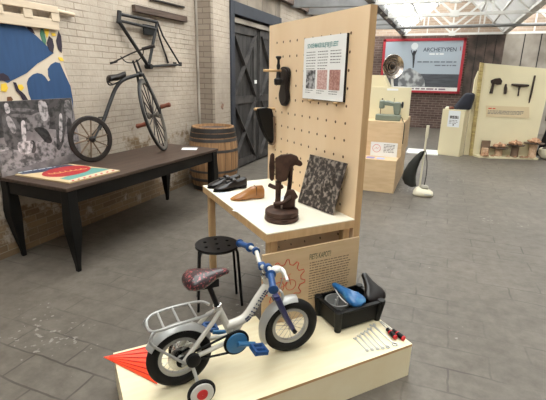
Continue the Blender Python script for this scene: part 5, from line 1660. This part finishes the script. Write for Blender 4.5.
# ------------------------------------------------------------ tool display panel
dA, dB = Vector((0.70, 9.70, 0)), Vector((1.92, 9.98, 0))
dx_ = (dB - dA).normalized()
dn = Vector((dx_.y, -dx_.x, 0))
PDp = Pl(dA, dx_, (0, 0, 1))
DL = (dB - dA).length
t = thing('tool_display', 'cream display panel with old tools mounted on it, leaning over a low shelf', 'display panel', (dA + dB) / 2)
uvs = survey(PDp, [(481, 63), (546, 69), (535, 157), (472, 156)])
tl, tr_, brr, bll = uvs
mb = MB(); poly(mb, PDp, [(0, 0.0), (DL - 0.06, 0.0), (DL - 0.0, tr_[1]), (-0.05, tl[1])], -0.03, 0.0)
mb.build('panel', M_cream_board, t)
mb = MB(); poly(mb, PDp, [(-0.055, 0), (0.0, 0), (-0.05, tl[1]), (-0.115, tl[1] + 0.01)], -0.04, 0.03)
mb.build('side_post', mat('side_post_wood', (196, 178, 120), 0.6, 0, 0, 9, (150, 130, 84), 0, (1, 1, 6)), t)
mb = MB(); poly(mb, PDp, [(-0.15, 0), (-0.055, 0), (-0.11, tl[1] - 0.15), (-0.155, tl[1] - 0.32)], -0.10, -0.045)
mb.build('side_board', M_cream_board, t)
base = [dA + dx_ * 0.0, dA + dx_ * DL * 0.97, dA + dx_ * DL * 0.97 + dn * 0.22, dA + dx_ * 0.06 + dn * 0.26]
tag(MB().prism([p + dn * 0.003 for p in base], (0, 0, 0.04)).build('display_shelf', M_cream_board, None, 'W', base[0], bevel=0.003), 'low cream shelf on the floor along the foot of the tool display', 'shelf')
q = survey(PDp, [(486, 105.5), (529, 107), (529, 118), (486, 116.5)])
mb = MB(); poly(mb, PDp, q, 0.001, 0.012); mb.build('label_board', mat('label_buff', (214, 196, 160), 0.6), t)
PL2 = Pl(PDp.p(0, 0, 0.0125), dx_, (0, 0, 1))
mb = MB(); lines_into(mb, PL2, q[0][0] + 0.05, q[1][0] - 0.06, q[3][1] + 0.05, q[0][1] - 0.09, 3, 0.014); mb.build('small_print', M_ink, t)
mb = MB(); lines_into(mb, PL2, q[0][0] + 0.05, q[0][0] + 0.3, q[0][1] - 0.08, q[0][1] - 0.03, 1, 0.02); mb.build('heading', M_red_ink, t)


def dsp(px, py, w=0.02):
    u, v = survey(Pl(PDp.p(0, 0, w), dx_, (0, 0, 1)), [(px, py)])[0]
    return PDp.p(u, v, w)


t = thing('old_hatchet', 'old hatchet with short handle hung on the cream display panel', 'hatchet', dsp(491, 86))
MB().prism([dsp(x, y) for x, y in ((490.5, 80.5), (495, 78.5), (500, 78), (502, 81), (501, 84.5), (497, 84.8), (494.5, 84), (491, 83.5))], dn * 0.02).build('blade', M_tool, t)
MB().tube([dsp(494, 81, 0.03), dsp(492.5, 87, 0.03), dsp(491, 93.5, 0.03)], [0.028, 0.026, 0.034], 10).build('handle', M_tool, t)
o = MB().tube([dsp(506, 84, 0.03), dsp(505.5, 87, 0.03), dsp(505.5, 88, 0.03), dsp(505, 94, 0.03)], [0.018, 0.024, 0.03, 0.026], 10).build('iron_punch', M_tool, None, 'W', dsp(505.5, 89))
tag(o, 'small iron punch hung between the hatchet and the auger', 'punch')
t = thing('hand_auger', 'wooden T handled auger hung on the cream display panel', 'auger', dsp(519, 88))
MB().tube(spline([dsp(511.5, 84.5, 0.03), dsp(519, 85.3, 0.03), dsp(529, 85.5, 0.03)], 4), [0.016, 0.02, 0.025, 0.028, 0.028, 0.028, 0.025, 0.022, 0.016], 10).build('handle', M_tool, t)
MB().tube([dsp(519.5, 86, 0.03), dsp(518.8, 91, 0.03), dsp(518, 96, 0.03)], [0.022, 0.012, 0.016], 8).build('shaft', M_tool, t)
o = MB().tube([dsp(535, 75.5, 0.03), dsp(533, 85, 0.03), dsp(531, 94, 0.03), dsp(529, 103, 0.03)], [0.018, 0.02, 0.02, 0.012], 10).build('iron_bar', M_tool, None, 'W', dsp(532, 90))
tag(o, 'long thin iron bar hung at the right edge of the display panel', 'bar')


# crumbly heaps on stands along the base shelf
def clods(c, r_, n_, m, name, label, seed, zs=0.6):
    rnd = random.Random(seed)
    bm = bmesh.new()
    bmesh.ops.create_icosphere(bm, subdivisions=3, radius=1)
    ph_ = [(rnd.uniform(0, 6.28), rnd.uniform(4, 11) * rnd.choice((-1, 1)), rnd.uniform(4, 11), rnd.uniform(4, 11)) for _ in range(4)]
    mb = MB()
    vs = []
    for v in bm.verts:
        k = 1 + sum(0.13 * math.sin(a + v.co.x * b + v.co.y * c_ + v.co.z * d_) for a, b, c_, d_ in ph_)
        z_ = v.co.z * r_ * zs * k
        vs.append(Vector(c) + Vector((v.co.x * r_ * k, v.co.y * r_ * k * 0.8, max(z_, 0.0))))
    mb.add(vs, [[v.index for v in f.verts] for f in bm.faces])
    bm.free()
    o = mb.build(name, m, None, 'W', c)
    return tag(o, label, 'clods')


BZ = 0.041
bpt = lambda f, g: dA + dx_ * DL * f + dn * g
for f, g, h, rr_, which in ((0.37, 0.13, 0.17, 0.165, 'lowest, leftmost'), (0.62, 0.13, 0.235, 0.155, 'middle'), (0.89, 0.13, 0.29, 0.175, 'tallest, rightmost')):
    p = bpt(f, g)
    t = thing('pedestal_dish', '%s of three small pedestal dishes along the display panel shelf' % which, 'pedestal', (p.x, p.y, BZ), 'W', 'pedestal dishes on the display shelf')
    MB().lathe([(0.075, BZ), (0.077, BZ + 0.02), (0.07, BZ + 0.05), (0.070, BZ + h - 0.04), (0.08, BZ + h - 0.02)], (p.x, p.y, 0), n=20).build('column', M_clod_pale if which != 'middle' else M_old_wood, t)
    MB().lathe([(0.06, BZ + h - 0.02), (rr_, BZ + h - 0.012), (rr_ + 0.012, BZ + h + 0.006), (rr_, BZ + h + 0.006), (0.001, BZ + h)], (p.x, p.y, 0), n=28).build('dish', mat('dish_wood', (98, 82, 68), 0.7, 0, 0.3, 12), t)
    rnd = random.Random(int(h * 1000))
    hp = MB()
    for k in range(34):
        q_ = rnd.random() ** 0.6
        a_ = rnd.uniform(0, 6.283)
        rr2 = rnd.uniform(0.022, 0.042)
        hp.ball((p.x + rr_ * 0.70 * q_ * math.cos(a_), p.y + rr_ * 0.70 * q_ * math.sin(a_), BZ + h + 0.008 + rr2 * 0.7 + 0.075 * (1 - q_) * rnd.random()), rr2 * rnd.uniform(0.8, 1.4), rr2 * rnd.uniform(0.8, 1.3), rr2 * 0.75, 7, 5)
    o = hp.build('crumb_heap', M_clod, None, 'W', (p.x, p.y, BZ + h + 0.007), smooth=False)
    tag(o, 'crumbly brown heap on the %s pedestal dish' % which, 'crumbs'); o['kind'] = 'stuff'
p = bpt(0.17, 0.07)
tag(MB().obox((p.x, p.y, BZ + 0.15), dx_ * 0.085, dn * 0.02, (0, 0, 0.15)).build('wooden_block', M_old_wood, None, 'W', (p.x, p.y, BZ), bevel=0.004), 'upright dark wooden block at the left of the display shelf', 'block')
p = bpt(0.16, 0.115)
tag(MB().obox((p.x, p.y, BZ + 0.075), dx_ * 0.06, dn * 0.04, (0, 0, 0.075)).build('pale_brick', M_clod_pale, None, 'W', (p.x, p.y, BZ), bevel=0.006), 'pale brick standing before the dark wooden block on the shelf', 'brick')
for f, g, r_, m, lb, sd_ in ((0.14, 0.215, 0.075, M_clod, 'flat reddish crumb pile at the left end of the shelf', 3), (0.26, 0.225, 0.036, M_clod, 'small brown clod left of the lowest pedestal dish', 4), (0.50, 0.225, 0.036, M_clod_pale, 'pale clod between the lowest and middle pedestal dishes', 5),
                            (0.60, 0.238, 0.03, M_clod, 'brown clod before the middle pedestal dish', 6), (0.71, 0.225, 0.038, M_clod, 'brown clod right of the middle pedestal dish', 7), (0.78, 0.225, 0.036, M_clod, 'reddish clod left of the tallest pedestal dish', 8), (0.86, 0.238, 0.03, M_clod_pale, 'pale clod at the foot of the tallest pedestal dish', 9)):
    p = bpt(f, g)
    clods((p.x, p.y, BZ), r_, 0, m, 'clod', lb, sd_, 0.8 if r_ < 0.1 else 0.5)

# pot at the right edge and dark board behind the panel
t = thing('planter_bowl', 'cream round bowl of dark soil on the floor at the right edge', 'bowl', (2.13, 9.95, 0))
MB().lathe([(0.08, 0.0), (0.15, 0.05), (0.185, 0.12), (0.185, 0.20), (0.165, 0.225), (0.15, 0.215), (0.15, 0.19), (0.001, 0.19)], (2.13, 9.95, 0), n=32).build('bowl', M_ivory, t)
MB().ball((2.13, 9.95, 0.19), 0.145, 0.145, 0.075).build('soil', M_soil, t)
t_ = MB().prism([(1.98, 10.35, 0), (2.16, 10.35, 0), (2.20, 10.35, 0.75), (2.12, 10.35, 0.76)], (0, 0.04, 0)).build('dark_board', M_black_plastic, None, 'W', (2.07, 10.35, 0))
tag(t_, 'narrow black board standing behind the right edge of the tool display', 'board')

# ------------------------------------------------------------ exhibition banner on the back wall
t = thing('exhibition_banner', 'large red framed exhibition banner on the back wall with sea and rock', 'banner', (-0.82, YB - 0.05, 1.9))
BX0, BX1, BZ0, BZ1 = -2.03, 0.415, 1.13, 2.755
YS = YB - 0.05
PB = Pl((0, YS - 0.02, 0), (1, 0, 0), (0, 0, 1))     # normal points to the viewer (-Y)
MB().box(BX0, BX1, YS - 0.02, YS, BZ0, BZ1).build('sheet', mat('banner_sky', (170, 182, 194), 0.6), t)
fw = 0.07
M_fr = mat('banner_red', (176, 44, 56), 0.5)
for x0, x1, z0_, z1_ in ((BX0 - 0.01, BX0 + fw, BZ0, BZ1), (BX1 - fw, BX1 + 0.01, BZ0, BZ1)):
    MB().box(x0, x1, YS - 0.035, YS + 0.005, z0_, z1_).build('frame', M_fr, t)
for z0_, z1_ in ((BZ0 - 0.01, BZ0 + fw * 0.8), (BZ1 - fw, BZ1 + 0.01)):
    MB().box(BX0, BX1, YS - 0.035, YS + 0.005, z0_, z1_).build('frame', M_fr, t)
mb = MB(); rect(mb, PB, BX0 + fw, BX1 - fw, 1.30, 1.70, 0.0005, 0.003); mb.build('sea', mat('banner_sea', (84, 88, 96), 0.6, 0, 0.35, 7, None, 0, (0.4, 1, 3)), t)
mb = MB(); rect(mb, PB, BX0 + fw, BX1 - fw, BZ0 + fw * 0.8, 1.30, 0.0005, 0.003); mb.build('white_strip', M_paper, t)
rk = survey(PB, [(398, 80), (401, 74), (405, 69.5), (410, 68), (416, 71), (421, 74.5), (424.5, 80), (425, 86.5), (410, 87), (398, 86)])
mb = MB(); poly(mb, PB, rk, 0.003, 0.005); mb.build('rock', mat('banner_rock', (186, 190, 192), 0.6, 0, 0, 5, (110, 112, 116), 0, None, 0, 8, (0.42, 0.58)), t)
sp2 = survey(PB, [(414.7, 46.2)])[0]
mb = MB(); poly(mb, PB, [(sp2[0] + 0.105 * math.cos(a), sp2[1] + 0.105 * math.sin(a)) for a in [2 * math.pi * k / 28 for k in range(28)]], 0.003, 0.005); mb.build('globe', mat('banner_globe', (222, 228, 232), 0.6), t)
mb = MB()
for pts in ([(413, 51), (415, 52), (415, 58), (413.6, 68), (412.6, 68), (412.6, 56)], [(410.8, 50), (411.6, 50), (413.2, 55), (412.4, 55.5)], [(416.5, 50), (417.2, 50.2), (415.2, 55), (414.6, 54.5)], [(414, 51), (415.8, 51), (415.9, 53.3), (414, 53.3)]):
    poly(mb, PB, survey(PB, pts), 0.0052, 0.0068)
mb.build('figure', mat('banner_dark', (52, 54, 60), 0.6), t)
a, b = survey(PB, [(423, 52.0), (456.5, 49.6)])
mb = MB(); text_into(mb, 'ARCHETYPEN', PB, a[0], 2.375, 0.165, b[0] - a[0], 0.005, 0.002, shear=0.0); mb.build('title', mat('banner_ink', (66, 72, 84), 0.6), t)
a, = survey(PB, [(459, 49.6)])
mb = MB(); text_into(mb, '1', PB, a[0], 2.40, 0.165, None, 0.005, 0.003); mb.build('title_number', mat('banner_rose', (176, 66, 84), 0.6), t)
mb = MB(); lines_into(mb, PB, -0.60, -0.10, 2.27, 2.33, 1, 0.032, 0.005); mb.build('subtitle', M_paper, t)
mb = MB(); lines_into(mb, PB, -0.93, 0.28, 2.03, 2.10, 1, 0.036, 0.005); lines_into(mb, PB, -0.40, 0.28, 1.93, 1.99, 1, 0.034, 0.005); mb.build('dates', mat('banner_ink2', (108, 114, 126), 0.6), t)
mb = MB(); lines_into(mb, PB, -1.2, 0.3, BZ0 + 0.07, 1.28, 1, 0.045, 0.004); mb.build('small_print', mat('banner_ink3', (140, 130, 140), 0.6), t)
